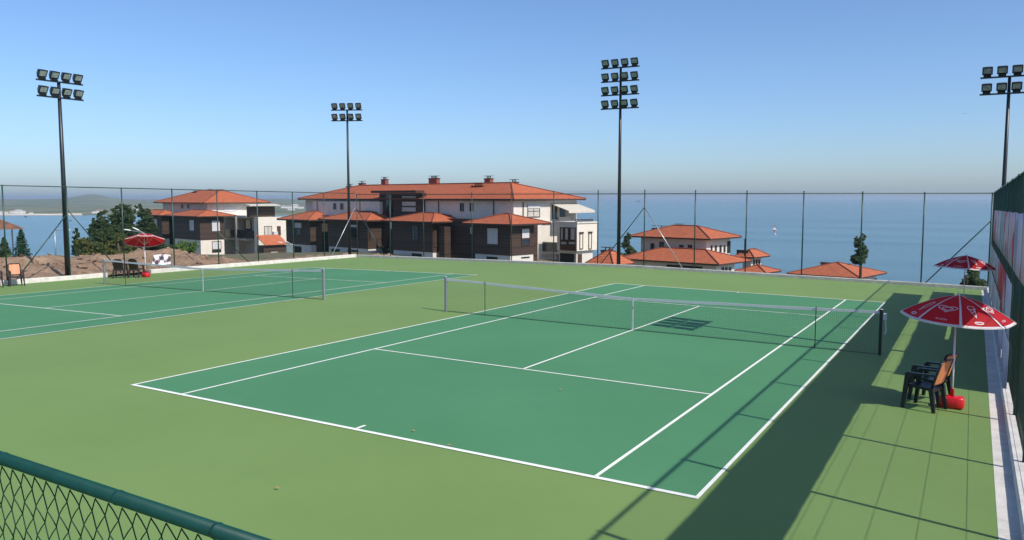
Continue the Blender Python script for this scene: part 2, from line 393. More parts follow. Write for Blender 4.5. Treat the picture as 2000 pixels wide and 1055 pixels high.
def fence(name, label, a, b, posts, H_, h0, rails, cell, r, braces=(), pr=.032, mesh=True, pm=None, wires=()):
    a, b = Vector(a), Vector(b); L_ = (b-a).length; d = (b-a)/L_
    root = thing(name, label, 'fence', gz(a.x, a.y)); pm = pm or M_fence
    P = lambda t, h: Vector(((a+d*t).x, (a+d*t).y, G(*(a+d*t))+h))
    for t in posts: MB().tube([P(t, -.1), P(t, H_+.03)], pr, 10).build('post', pm, root, smooth=True)
    for h, rr in rails: MB().tube([P(0, h), P(L_, h)], rr, 8).build('rail', pm, root, smooth=True)
    for h in wires: MB().tube([P(0, h), P(L_, h)], .004, 4).build('tension_wire', M_wire, root)
    for (t0, h_0, t1, h_1, m_) in braces: MB().tube([P(t0, h_0), P(t1, h_1)], .026, 8).build('brace', m_, root, smooth=True)
    if mesh: chain_link(a, b, h0, H_, cell, r, 'chain_link_mesh', root, seg=4)
    return root
FH_ = 4.27
# back fence (towards the sea)
bx0, bx1 = -28.35, 8.92
A, B = (bx0, yb(bx0)+.12), (bx1, yb(bx1)+.12); LB = (Vector(B)-Vector(A)).length
bp = [x-bx0 for x in (-28.35, -25.4, -22.6, -18.8, -15.9, -13.0, -10.15, -7.35, -4.5, -1.8, .98, 3.65, 6.27, 8.92)]
t7, tl = bp[7], LB
fence('sea_fence', 'tall green chain link fence along the far edge above the sea', A, B, [min(t, LB) for t in bp], FH_, .16, [(FH_, .022)], .075, .0011,
      braces=[(t7, 3.35, t7-2.6, .15, M_fence), (t7, 3.35, t7+2.2, .15, M_steel), (tl, 3.1, tl-2.5, .15, M_fence), (0, 3.3, 2.4, .15, M_fence)])
# left fence
A, B = (XL-.12, -12.0), (XL-.12, yb(XL)); LL = yb(XL)+12
lp = [y+12 for y in (-10.2, -7.4, -4.5, -1.75, 1.1, 3.9, 6.8, 9.7, 12.6, 15.45, 18.2)]
fence('side_fence', 'tall green chain link fence beside the bare soil bank', A, B, lp, FH_+.06, .2, [(FH_+.06, .022)], .075, .0011,
      braces=[(lp[4], 3.1, lp[4]-2.5, .15, M_fence), (lp[4], 3.3, lp[4]+2.6, .15, M_fence), (lp[7], 2.0, lp[7]+2.2, .15, M_fence), (LL, 3.35, LL-2.4, .15, M_steel)])
# right fence with the banners
def rx(y): return 9.0-.0033*y
ry0 = -20.15; rp = [-17.21+2.94*k for k in range(13)]
fence('banner_fence', 'tall green chain link fence hung with banners on the right', (rx(ry0), ry0), (rx(20), yb(9)+.1), [y-ry0 for y in rp], FH_, .1, [(FH_, .024)], .065, .0016,
      pr=.034, wires=(.21, .70, 1.19, 1.68, 2.17, 2.4, 3.57))
# near fence whose top rail crosses the lower left corner
RZ = 2.86
def at_z(u, v, z): d = ray(u, v); return CAM + d*((z-CAM.z)/d.z)
Pa, Pb = at_z(0, 894, RZ), at_z(520, 1069, RZ); dr = (Pb-Pa).normalized()
RA, RB = Pa-dr*11.5, Pa+dr*2.1
NZ = RZ - G(6, -20.1)
nf = thing('near_fence', 'green chain link fence with a thick top rail in the near corner', 'fence', gz(RA.x, RA.y))
for t in (1.0, 3.8, 6.6, 9.4, 13.55): P = RA+dr*t; MB().tube([gz(P.x, P.y, -.1), (P.x, P.y, RZ-.01)], .024, 12).build('post', M_rail, nf, smooth=True)
MB().tube([RA, RB], .0185, 20).build('top_rail', M_rail, nf, smooth=True)
for u, v in ((8, 896), (232, 972), (424, 1037)):
    P = at_z(u, v, RZ); P = RA+dr*(P-RA).dot(dr)
    MB().tube([P-dr*.0035, P+dr*.0035], .0197, 20).build('clamp_ring', M_rail, nf)
# woven wires: each one bent in zigzag, hooking its neighbour
mb = MB(); cw, ch = .030, .042; ztop = RZ-.022; rows = 44; nr = Vector((-dr.y, dr.x, 0))
k = 0; t = 9.4
while t < 13.5:
    pts = []
    for i in range(rows):
        s = 1 if (i+k) % 2 == 0 else -1; jit = random.uniform(-.0012, .0012); P = RA+dr*t
        pts += [Vector((P.x, P.y, ztop-i*ch)) + dr*(s*(cw/2+.0008)+jit) + nr*s*.0035*(1 if k % 2 else -1), Vector((P.x, P.y, ztop-(i+.42)*ch)) + dr*s*cw*.04]
    mb.tube(pts, .0018, 5, cap=False); t += cw; k += 1
o = mb.build('chain_link_mesh', M_wire, nf); o['kind'] = 'stuff'

# banners on the right fence
def banner_mat(name, base, red, s):
    m = mat(name, base, .7, trans=.3); n = m.node_tree; N = n.nodes; L = n.links
    tc = N.new('ShaderNodeTexCoord'); mp = N.new('ShaderNodeMapping'); mp.inputs['Location'].default_value = (0, s, s*.3); mp.inputs['Scale'].default_value = (1, .55, .9); L.new(tc.outputs['Object'], mp.inputs[0])
    a = N.new('ShaderNodeTexNoise'); a.inputs['Scale'].default_value = 1.3; a.inputs['Detail'].default_value = 1; L.new(mp.outputs[0], a.inputs[0])
    cr = N.new('ShaderNodeValToRGB'); e = cr.color_ramp.elements; e[0].position = .53; e[0].color = (*base, 1); e[1].position = .66; e[1].color = (*red, 1); cr.color_ramp.interpolation = 'EASE'
    L.new(a.outputs[0], cr.inputs[0])
    for k in N:
        if k.type == 'BSDF_PRINCIPLED': L.new(cr.outputs[0], k.inputs['Base Color'])
        if k.type == 'BSDF_TRANSLUCENT': L.new(cr.outputs[0], k.inputs[0])
    return m
BM = [banner_mat('banner_pink', (.62, .50, .56), (.55, .10, .14), 1.0), banner_mat('banner_lilac', (.58, .56, .66), (.40, .38, .50), 5.0), banner_mat('banner_grey', (.40, .46, .46), (.58, .56, .58), 9.0), banner_mat('banner_red', (.55, .07, .09), (.62, .50, .52), 14.0)]
def banner(y0, y1, h0, h1, m_, label, off=-.045):
    mb = MB(); n = 9; X = rx(y0)+off
    th = .004
    for side in (0, th):
        for i in range(n+1):
            y = y0+(y1-y0)*i/n; g = G(X, y)
            for k in range(4):
                h = h0+(h1-h0)*k/3 - (.02*math.sin(PI*i/n) if k == 3 else 0)
                mb.v.append(Vector((X+side-.006*math.sin(i*1.9+k)*math.sin(PI*i/n), y, g+h)))
    q = (n+1)*4
    for i in range(n):
        for k in range(3):
            a = i*4+k; mb.f.append((a, a+1, a+5, a+4)); mb.f.append((q+a, q+a+4, q+a+5, q+a+1))
    for i in range(n): mb.f.append((i*4, i*4+4, q+i*4+4, q+i*4)); mb.f.append((i*4+3, q+i*4+3, q+i*4+7, i*4+7))
    tag(mb.build('advertising_banner', m_, smooth=True), label, 'banner', 'banners hung on the right hand fence')
bl = {-17.21: 'nearest the camera', -14.27: 'second nearest the camera', -11.33: 'third nearest the camera', -8.39: 'just before the nearer chairs', -5.45: 'beside the nearer red parasol', -2.51: 'just past the nearer red parasol',
      .43: 'level with the net', 3.37: 'first bay past the net', 6.31: 'second bay past the net', 9.25: 'third bay past the net', 12.19: 'farthest along the fence'}
for k, y in enumerate(rp[:11]):
    banner(y+.022, y+2.94-.022+(.15 if k == 10 else 0), 2.42, 3.55, BM[(k*3+1) % 4 if k % 3 else 0], 'upper advertising banner on the right fence, '+bl[round(y, 2)])
for k in range(5, 12):
    y = rp[k]
    if k < 7:
        banner(y-(.2 if k == 5 else 0)+.022, y+2.94-.022, 1.0, 2.12, BM[(1, 3)[k-5]], 'tall lower banner on the right fence, '+bl[round(y, 2)])
        banner(y-(.75 if k == 5 else 0)+.022, y+2.94-.022, .12, 1.02, BM[(1, 1)[k-5]], 'lilac bottom banner on the right fence, '+bl[round(y, 2)], -.06)
    else:
        nm = bl.get(round(y, 2), 'at the far corner'); e = y+2.94-.022 if k < 11 else y+2.1
        banner(y+.022, e, 1.28, 2.12, BM[(3, 2, 1, 2, 0)[k-7]], 'middle banner on the right fence, '+nm)
        banner(y+.022, e, .12, 1.18, BM[(2, 1, 2, 1, 2)[k-7]], 'bottom banner on the right fence, '+nm)

# ================================================================== FLOODLIGHT MASTS
def lamp_parts(root, x, z, flip=1):
    """one floodlight above a bar, facing local -Y and tipped down"""
    t = math.radians(32); ax = Vector((1, 0, 0)); fwd = Vector((0, -math.cos(t), -math.sin(t))); up = Vector((0, -math.sin(t), math.cos(t)))
    c = Vector((x, -.12, z+.30)); w1, h1, w0, h0 = .20, .17, .13, .10
    mb = MB(); b = []
    for (ww, hh, dd) in ((w0, h0, -.16), (w1, h1, .04), (w1, h1, .10)):
        for sx_, sz_ in ((-1, -1), (1, -1), (1, 1), (-1, 1)): mb.v.append(c+ax*sx_*ww+up*sz_*hh+fwd*dd)
    for r in (0, 4):
        for i in range(4): mb.f.append((r+i, r+(i+1) % 4, r+4+(i+1) % 4, r+4+i))
    mb.f.append((3, 2, 1, 0)); mb.f.append((8, 9, 10, 11))
    h = mb.build('floodlight', M_darkmetal, root, fix=True)
    mb = MB(); mb.box(c+fwd*.106+up*.01, (w1*1.5, h1*1.38, .014), (ax, up, fwd)); mb.build('glass', M_lens, h)
    mb = MB()
    mb.box(c+fwd*.09-up*(h1+.03), (w1*1.5, .06, .2), (ax, up, fwd)); mb.build('ballast_box', M_darkmetal, h)
    for sx_ in (-.1, .1): MB().tube([(x+sx_, 0, z), (x+sx_, -.06, z+.2)], .014, 6).build('bracket', M_darkmetal, h)
def mast(label, loc, rz, ztop, rows, rstep=.72, r0=.112, r1=.062):
    root = thing('floodlight_mast', label, 'floodlight', (0, 0, 0), 'floodlight masts round the courts')
    MB().tube([(0, 0, -.6), (0, 0, ztop*.5), (0, 0, ztop+.02)], [r0, (r0+r1)/2, r1], 14).build('pole', M_darkmetal, root, smooth=True)
    MB().box((0, 0, .03), (.42, .42, .06)).build('base_plate', M_darkmetal, root)
    for r in range(rows):
        z = ztop - rstep*r
        MB().box((0, -.06-r1*.6, z), (2.2, .06, .07)).build('crossbar', M_darkmetal, root)
        for k in range(4): lamp_parts(root, -.84+.56*k, z+.02)
    root.location = loc; root.rotation_euler = (0, 0, rz); return root
def mast_at(label, u, vbar, X=None, Y=None, rz=0, rows=2, **kw):
    d = ray(u, vbar); t = (X-CAM.x)/d.x if X is not None else (Y-CAM.y)/d.y; P = CAM+d*t; g = G(P.x, P.y) if X is None or True else 0
    return mast(label, (P.x, P.y, g), rz, P.z-g, rows, **kw)
mast_at('dark floodlight mast with eight lamps on the far left by the soil bank', 114.5, 161, X=-28.85, rz=PI/2, r0=.13, r1=.072)
mast_at('dark floodlight mast with eight lamps rising before the long house', 678, 215.5, Y=21.9, rz=math.radians(24))
mast_at('dark floodlight mast with sixteen lamps in four rows by the far fence', 1212.5, 132.5, Y=20.75, rz=math.radians(2), rows=4, rstep=.735)
mast_at('floodlight mast at the right edge rising behind the banner fence', 1972, 150, Y=20.3, rz=0)
mast('floodlight mast outside the banner fence whose shadow falls by the net', (9.62, .33, G(9.6, .3)), -PI/2, 9.05, 2)

# ================================================================== NETS
def net(label, cx, cy_, winder):
    root = thing('tennis_net', label, 'net', gz(cx, cy_), 'tennis nets')
    Xp = 6.4
    def top(t): return 1.07-.156*(1-abs(t)/Xp)**1.0 if abs(t) < Xp else 1.07
    def P(t, h, dy=0): return Vector((cx+t, cy_+dy, G(cx+t, cy_)+h))
    for s in (-1, 1):
        MB().box(P(s*Xp, .56), (.065, .065, 1.12)).build('post', M_darkmetal if winder and s > 0 else M_netpost, root)
        MB().tube([P(s*(Xp+.0), 1.12), P(s*Xp, 1.13)], .042, 12).build('post_cap', M_band, root)
        MB().tube([P(s*4.9, 0, -.03), P(s*4.9, 1.075, -.03)], .011, 8).build('singles_stick', M_darkmetal, root)
    if winder:
        mb = MB(); mb.box(P(Xp+.09, .95), (.07, .1, .16)); mb.build('winder', M_band, root)
        mb = MB(); mb.tube([P(Xp+.1, .85), P(Xp+.12, .6), P(Xp+.09, .52)], .018, 6); mb.build('rope', M_band, root)
    mb = MB(); n = int(2*(Xp-.05)/.048)
    for i in range(n+1):
        t = -Xp+.05+2*(Xp-.05)*i/n; mb.tube([P(t, .02), P(t, top(t)-.03)], .0013, 3, cap=False)
    for k in range(21):
        f = k/20; mb.tube([P(t, .02+(top(t)-.05)*f) for t in [-Xp+.05+(2*Xp-.1)*i/32 for i in range(33)]], .0013, 3, cap=False)
    o = mb.build('net_mesh', M_net, root); o['kind'] = 'stuff'
    mb = MB(); pts = [-Xp+.04+(2*Xp-.08)*i/40 for i in range(41)]
    for dy in (-.012, .012):
        for t in pts: mb.v += [P(t, top(t)+.008+.004*math.sin(t*3.1), dy), P(t, top(t)-.058+.006*math.sin(t*2.3+1), dy)]
    q = 82
    for i in range(40):
        a = 2*i; mb.f += [(a, a+1, a+3, a+2), (q+a, q+a+2, q+a+3, q+a+1), (a, a+2, q+a+2, q+a), (a+1, q+a+1, q+a+3, a+3)]
    mb.build('headband', M_band, root)
    mb = MB(); mb.box(P(0, .46, -.02), (.042, .01, .9)); st = mb.build('centre_strap', M_band, root)
    MB().box(P(0, .66, -.03), (.06, .014, .05)).build('buckle', M_steel, st)
    mb = MB(); mb.tube([P(-Xp+.05, .02), P(0, .015), P(Xp-.05, .02)], .006, 4, cap=False); mb.build('bottom_cord', M_net, root)
    return root
net('tennis net across the right hand court with a white headband', 0, 0, True)
net('tennis net across the left hand court near the brown chairs', LCX, LCY, False)

# ================================================================== CHAIRS
def make_chair(kind):
    back = {'orange': M_orange, 'brown': M_brown}[kind]; fr = M_black if kind == 'orange' else M_brown
    root = thing('armchair', 'chair', 'chair', (0, 0, 0))
    # local: faces +X, origin on the ground at the centre
    def leg(x0, y0, x1, y1, h):
        m = MB(); a = Vector((x0, y0, 0)); b = Vector((x1, y1, h)); n = 4
        for i in range(n+1):
            p = a.lerp(b, i/n); r = .021+.014*i/n
            for (sx_, sy_) in ((-1, -1), (1, -1), (1, 1), (-1, 1)): m.v.append(p+Vector((sx_*r*1.25, sy_*r, 0)))
        for i in range(n):
            for k in range(4): m.f.append((i*4+k, i*4+(k+1) % 4, i*4+4+(k+1) % 4, i*4+4+k))
        m.f.append((3, 2, 1, 0)); m.f.append(tuple(n*4+k for k in range(4))); m.build('leg', fr, root)
    for s in (-1, 1):
        leg(.27, s*.27, .20, s*.235, .64); leg(-.27, s*.25, -.20, s*.22, .44)
    m = MB(); n = 7                                      # dished seat
    for i in range(n):
        for j in range(n):
            x = -.22+.46*i/(n-1); y = -.22+.44*j/(n-1); m.v.append(Vector((x, y, .43+.02*((y/.22)**2)-.03*(1-i/(n-1))+ (-.015 if i == n-1 else 0))))
    m.v += [p-Vector((0, 0, .05)) for p in m.v[:n*n]]; q = n*n
    for i in range(n-1):
        for j in range(n-1): a = i*n+j; m.f += [(a, a+n, a+n+1, a+1), (q+a, q+a+1, q+a+n+1, q+a+n)]
    for i in range(n-1):
        m.f += [(i*n, q+i*n, q+(i+1)*n, (i+1)*n), (i*n+n-1, (i+1)*n+n-1, q+(i+1)*n+n-1, q+i*n+n-1), (i, i+1, q+i+1, q+i), ((n-1)*n+i, q+(n-1)*n+i, q+(n-1)*n+i+1, (n-1)*n+i+1)]
    m.build('seat', fr, root, smooth=False, fix=True)
    bx = lambda h: -.20-.16*max(0, h-.42)/.5
    if kind == 'orange':
        m = MB()
        for s in (-1, 1): m.tube([(bx(.40), s*.215, .40), (bx(.65), s*.225, .65), (bx(.92), s*.215, .92)], .024, 8)
        m.tube([(bx(.92), -.215, .92), (bx(.935), 0, .935), (bx(.92), .215, .92)], .019, 8); m.tube([(bx(.47), -.215, .47), (bx(.47), .215, .47)], .015, 8)
        m.build('backrest_frame', fr, root, smooth=True)
        m = MB(); n = 6; 
        for sd in (.008, -.008):
            for i in range(n+1):
                for j in range(n+1):
                    h = .49+.42*i/n; y = -.2+.4*j/n; m.v.append(Vector((bx(h)+sd-.02*(1-(y/.2)**2), y, h)))
        q = (n+1)**2
        for i in range(n):
            for j in range(n): a = i*(n+1)+j; m.f += [(a, a+1, a+n+2, a+n+1), (q+a, q+a+n+1, q+a+n+2, q+a+1)]
        m.build('backrest', back, root, smooth=True)
    else:
        m = MB(); n = 8; hh = .94
        prof = [(-.215, .42), (-.235, .7), (-.20, .86), (-.12, .925), (0, .94), (.12, .925), (.20, .86), (.235, .7), (.215, .42)]
        for sd in (.012, -.012):
            for y, h in prof: m.v.append(Vector((bx(h)+sd-.03*(1-(y/.24)**2), y, h)))
        m.f += [tuple(range(8, -1, -1)), tuple(range(9, 18))]
        for k in range(9): k2 = (k+1) % 9; m.f.append((k, k2, 9+k2, 9+k))
        b = m.build('backrest', back, root, fix=True)
        m = MB()
        for k in range(7): m.box((bx(.68)-.030, -.15+.05*k, .67), (.02, .014, .38), (Vector((.95, 0, .3)), Vector((0, 1, 0)), Vector((-.3, 0, .95)))) 
        m.build('slats', back, b)
    for s in (-1, 1):
        m = MB(); pts = [(.235, s*.25, .62), (.20, s*.255, .655), (.0, s*.262, .66), (bx(.66), s*.235, .67)]
        b0 = 0
        for p in pts:
            for (a, b) in ((-.034, -.016), (.034, -.016), (.034, .016), (-.034, .016)): m.v.append(Vector(p)+Vector((0, a, b)))
        for i in range(3):
            for k in range(4): m.f.append((i*4+k, i*4+(k+1) % 4, i*4+4+(k+1) % 4, i*4+4+k))
        m.f.append((3, 2, 1, 0)); m.f.append((12, 13, 14, 15)); m.build('armrest', fr, root, fix=True)
    return root
oc = make_chair('orange'); bc = make_chair('brown')
used = set()
def chair(src, x, y, rz, label, group):
    o = src if src not in used else copy_tree(src); used.add(src)
    o.location = gz(x, y, .002); o.rotation_euler = (0, 0, rz); o['label'] = label; o['group'] = group
chair(oc, 7.63, -5.24, PI-.36, 'black armchair with orange back nearest the camera by the red canister', 'chairs under the nearer right parasol')
chair(oc, 7.70, -4.48, PI-.42, 'black armchair with orange back just behind the nearest chair', 'chairs under the nearer right parasol')
chair(oc, -27.55, -1.85, -.35, 'orange backed armchair before the soil bank with a full view', 'orange chairs at the left edge')
chair(oc, -27.62, -2.72, -.30, 'orange backed armchair cut by the left edge of the picture', 'orange chairs at the left edge')
chair(bc, -27.25, 2.85, 2.25, 'brown plastic armchair left of the pair by the left net post', 'brown chairs under the left parasol')
chair(bc, -26.78, 3.38, 2.05, 'brown plastic armchair right beside the pink parasol pole', 'brown chairs under the left parasol')

# ================================================================== PARASOLS
def text_mesh(txt, size):
    c = bpy.data.curves.new('t', 'FONT'); c.body = txt; c.size = size; c.align_x = 'CENTER'; c.align_y = 'CENTER'
    o = bpy.data.objects.new('t', c); COL.objects.link(o); dg = bpy.context.evaluated_depsgraph_get(); dg.update()
    me = o.evaluated_get(dg).to_mesh(); vs_ = [v.co.copy() for v in me.vertices]; fs = [tuple(p.vertices) for p in me.polygons]
    o.evaluated_get(dg).to_mesh_clear(); bpy.data.objects.remove(o); bpy.data.curves.remove(c); return vs_, fs
def ribbon(pts, wd):
    V, Fc = [], []; n = len(pts)
    for i, (a, b) in enumerate(pts):
        p0 = pts[max(0, i-1)]; p1 = pts[min(n-1, i+1)]; dx, dy = p1[0]-p0[0], p1[1]-p0[1]; l = math.hypot(dx, dy) or 1
        ww = wd if not isinstance(wd, list) else wd[i]
        V += [Vector((a-dy/l*ww/2, b+dx/l*ww/2, 0)), Vector((a+dy/l*ww/2, b-dx/l*ww/2, 0))]
    for i in range(n-1): Fc.append((2*i, 2*i+1, 2*i+3, 2*i+2))
    return V, Fc
def heart_logo(s):
    out = []
    for k, (sc, t0, t1) in enumerate(((1.0, .06, .99), (.55, .10, .90))):
        pts = []
        for i in range(41):
            t = 2*PI*(t0+(t1-t0)*i/40)
            x = 16*math.sin(t)**3; y = 13*math.cos(t)-5*math.cos(2*t)-2*math.cos(3*t)-math.cos(4*t)
            pts.append((x/16*s*sc, (y+2)/17*s*.62*sc))
        out.append(ribbon(pts, .016))
    return out
def cone_logo(s):
    a = [(-.30*s*math.cos(t), .55*s+.30*s*math.sin(t)) for t in [PI*i/12 for i in range(13)]]
    p1 = [(.0, -.75*s)] + [(-.30*s, .5*s)] + a + [(.30*s, .5*s), (.0, -.75*s)]
    return [ribbon(p1, .014), ribbon([(-.3*s, .42*s), (0, .3*s), (.3*s, .42*s)], .018), ribbon([(-.16*s, -.15*s), (.2*s, .2*s)], .016)]
def bar_logo(s):
    p = [(-.17*s, -.4*s), (-.2*s, .35*s), (-.12*s, .62*s), (.12*s, .62*s), (.2*s, .35*s), (.17*s, -.4*s), (-.17*s, -.4*s)]
    return [ribbon(p, .018), ribbon([(0, -.4*s), (0, -.8*s)], .03)]
def parasol(label, loc, Hp, Rr, drop, tilt, tdir, spin, words):
    root = thing('parasol', label, 'parasol', (0, 0, 0), 'red ice cream parasols')
    hub = 1.45
    tm = Matrix.Rotation(tilt, 4, Vector((-math.sin(tdir), math.cos(tdir), 0)))       # tips the top towards tdir
    def T(p):
        p = Vector(p); return Vector((0, 0, hub)) + (tm @ (p-Vector((0, 0, hub)))) if p.z > hub-.001 else p
    MB().tube([(0, 0, .12), (0, 0, hub)], .016, 10).build('pole', M_pole, root, smooth=True)
    MB().tube([T((0, 0, hub)), T((0, 0, Hp+.02))], .013, 10).build('upper_pole', M_pole, root, smooth=True)
    MB().tube([T((0, 0, Hp-.01)), T((0, 0, Hp+.06))], [.02, .006], 8).build('finial', M_pole, root)
    def zc(q): return Hp - drop*(.35*q + .65*q**1.9)     # q = 0 at the top, 1 at the rim
    def PT(k, q, wl, lift=0):                            # panel k, q along its middle, wl = lateral metres
        a = spin+2*PI*(k+.5)/8; apo = Rr*math.cos(PI/8)*q
        sl = drop*(.35+1.235*max(q, .05)**.9)/(Rr*math.cos(PI/8))
        half = Rr*math.sin(PI/8)*q; b = .018*q*(1-min(1, abs(wl)/max(half, 1e-4))**2)   # cloth sags between the ribs
        n_ = Vector((sl, 0, 1)).normalized()
        x, z = apo+n_.x*lift, zc(q)-b+n_.z*lift
        return T((x*math.cos(a)-wl*math.sin(a), x*math.sin(a)+wl*math.cos(a), z))
    n = 10; wN = 6
    for k in range(8):
        mb = MB()
        for i in range(n+1):
            q = max(.012, i/n)
            for j in range(wN+1): half = Rr*math.sin(PI/8)*q; mb.v.append(PT(k, q, -half+2*half*j/wN))
        for i in range(n):
            for j in range(wN): a = i*(wN+1)+j; mb.f.append((a, a+wN+1, a+wN+2, a+1))
        pn = mb.build('canopy_panel', M_red, root, smooth=True)
        mb = MB()                                        # white rim of the panel
        for j in range(wN+1):
            half = Rr*math.sin(PI/8); wl = -half+2*half*j/wN; mb.v += [PT(k, .965, wl*.965, .004), PT(k, 1.0, wl, .004)]
            p_ = PT(k, 1.0, wl, .004); mb.v.append(p_+Vector((0, 0, -.018)))
        for j in range(wN): a = 3*j; mb.f += [(a, a+1, a+4, a+3), (a+1, a+2, a+5, a+4)]
        mb.build('rim_tape', M_white, pn)
        marks = []
        if words:
            if k % 2 == 1:
                marks += [((.60, 1.0), x) for x in heart_logo(.155)]
                marks.append(((.88, 1.0), text_mesh('ALGIDA', .055 if words == 1 else .075)))
            else:
                marks += [((.62, 1.0), x) for x in (cone_logo(.19) if k % 4 == 2 else bar_logo(.2))]
                el = [(.07*math.cos(t), .022*math.sin(t)) for t in [2*PI*i/20 for i in range(21)]]; marks.append(((.89, 1), ribbon(el, .02)))
        if marks:
            mb = MB(); apR = Rr*math.cos(PI/8); LQ = math.hypot(apR, drop)
            for (q0, _), (V, Fc) in marks:
                b0 = len(mb.v)
                for p in V: mb.v.append(PT(k, min(.985, q0 - p.y/LQ), p.x, .0045))
                mb.f += [tuple(b0+i for i in f) for f in Fc]
            mb.build('printed_mark', M_white, pn)
        mb = MB(); pts = [PT(k, q, Rr*math.sin(PI/8)*q, .003) for q in [i/10 for i in range(11)]]
        nx_ = Vector((-math.sin(spin+2*PI*(k+1)/8), math.cos(spin+2*PI*(k+1)/8), 0)); nx_ = tm.to_3x3() @ nx_
        for i, p in enumerate(pts): ww = .008+.014*i/10; mb.v += [p-nx_*ww+Vector((0, 0, .003)), p+nx_*ww+Vector((0, 0, .003))]
        for i in range(10): mb.f.append((2*i, 2*i+1, 2*i+3, 2*i+2))
        mb.build('seam_tape', M_white, pn)
        mb = MB(); mb.tube([PT(k, q, Rr*math.sin(PI/8)*q, -.01) for q in [.02, .3, .6, .98]], .005, 6); mb.tube([T((0, 0, hub+.12)), PT(k, .5, Rr*math.sin(PI/8)*.5, -.012)], .004, 6); mb.build('rib', M_pole, root)
    # weighted base: a lying canister with a neck
    mb = MB(); prof = []
    for i, x in enumerate((-.205, -.195, -.165, -.06, 0, .06, .165, .195, .205)):
        x = x; e = max(0, abs(x)-.165)/.04; f = math.sqrt(max(.05, 1-min(1, e)**2*.8)) * (.97 if i in (3, 5) else 1)
        for j in range(16):
            t = 2*PI*j/16; c, s = math.cos(t), math.sin(t); sgn = lambda v: (abs(v)**.38)*(1 if v >= 0 else -1)
            mb.v.append(Vector((x, .13*f*sgn(c), .112+.11*f*sgn(s))))
    for i in range(8):
        for j in range(16): mb.f.append((i*16+j, i*16+(j+1) % 16, i*16+16+(j+1) % 16, i*16+16+j))
    mb.f.append(tuple(range(15, -1, -1))); mb.f.append(tuple(128+j for j in range(16)))
    bs = mb.build('base_canister', M_redplastic, root, smooth=True, fix=True)
    MB().tube([(0, 0, .2), (0, 0, .35), (0, 0, .355)], [.034, .03, .036], 12).build('neck', M_redplastic, bs, smooth=True)
    MB().tube([(-.12, 0, .2), (-.12, 0, .235)], .03, 12).build('filler_cap', M_redplastic, bs, smooth=True)
    root.location = loc; return root
p1 = parasol('red ice cream parasol over the nearer chairs with a heart logo', gz(8.06, -4.93, .0), 2.06, .92, .40, math.radians(4), -.6, math.radians(5), 1)
def on_ray(u, D):
    P = CAM+FH*D+RT*((u-CU)/FPX*D); return P.x, P.y
x, y = on_ray(1888, 26.6); p2 = parasol('red ice cream parasol farther along the banner fence against the sea', gz(x, y), 2.05, .93, .40, math.radians(3), .6, math.radians(7), 2)
p3 = parasol('pinkish red parasol tipped back by the brown chairs on the left', gz(-26.55, 3.72), 2.12, .95, .36, math.radians(20), math.atan2(3.72-CAM.y, -26.55-CAM.x), math.radians(36.5), 1)

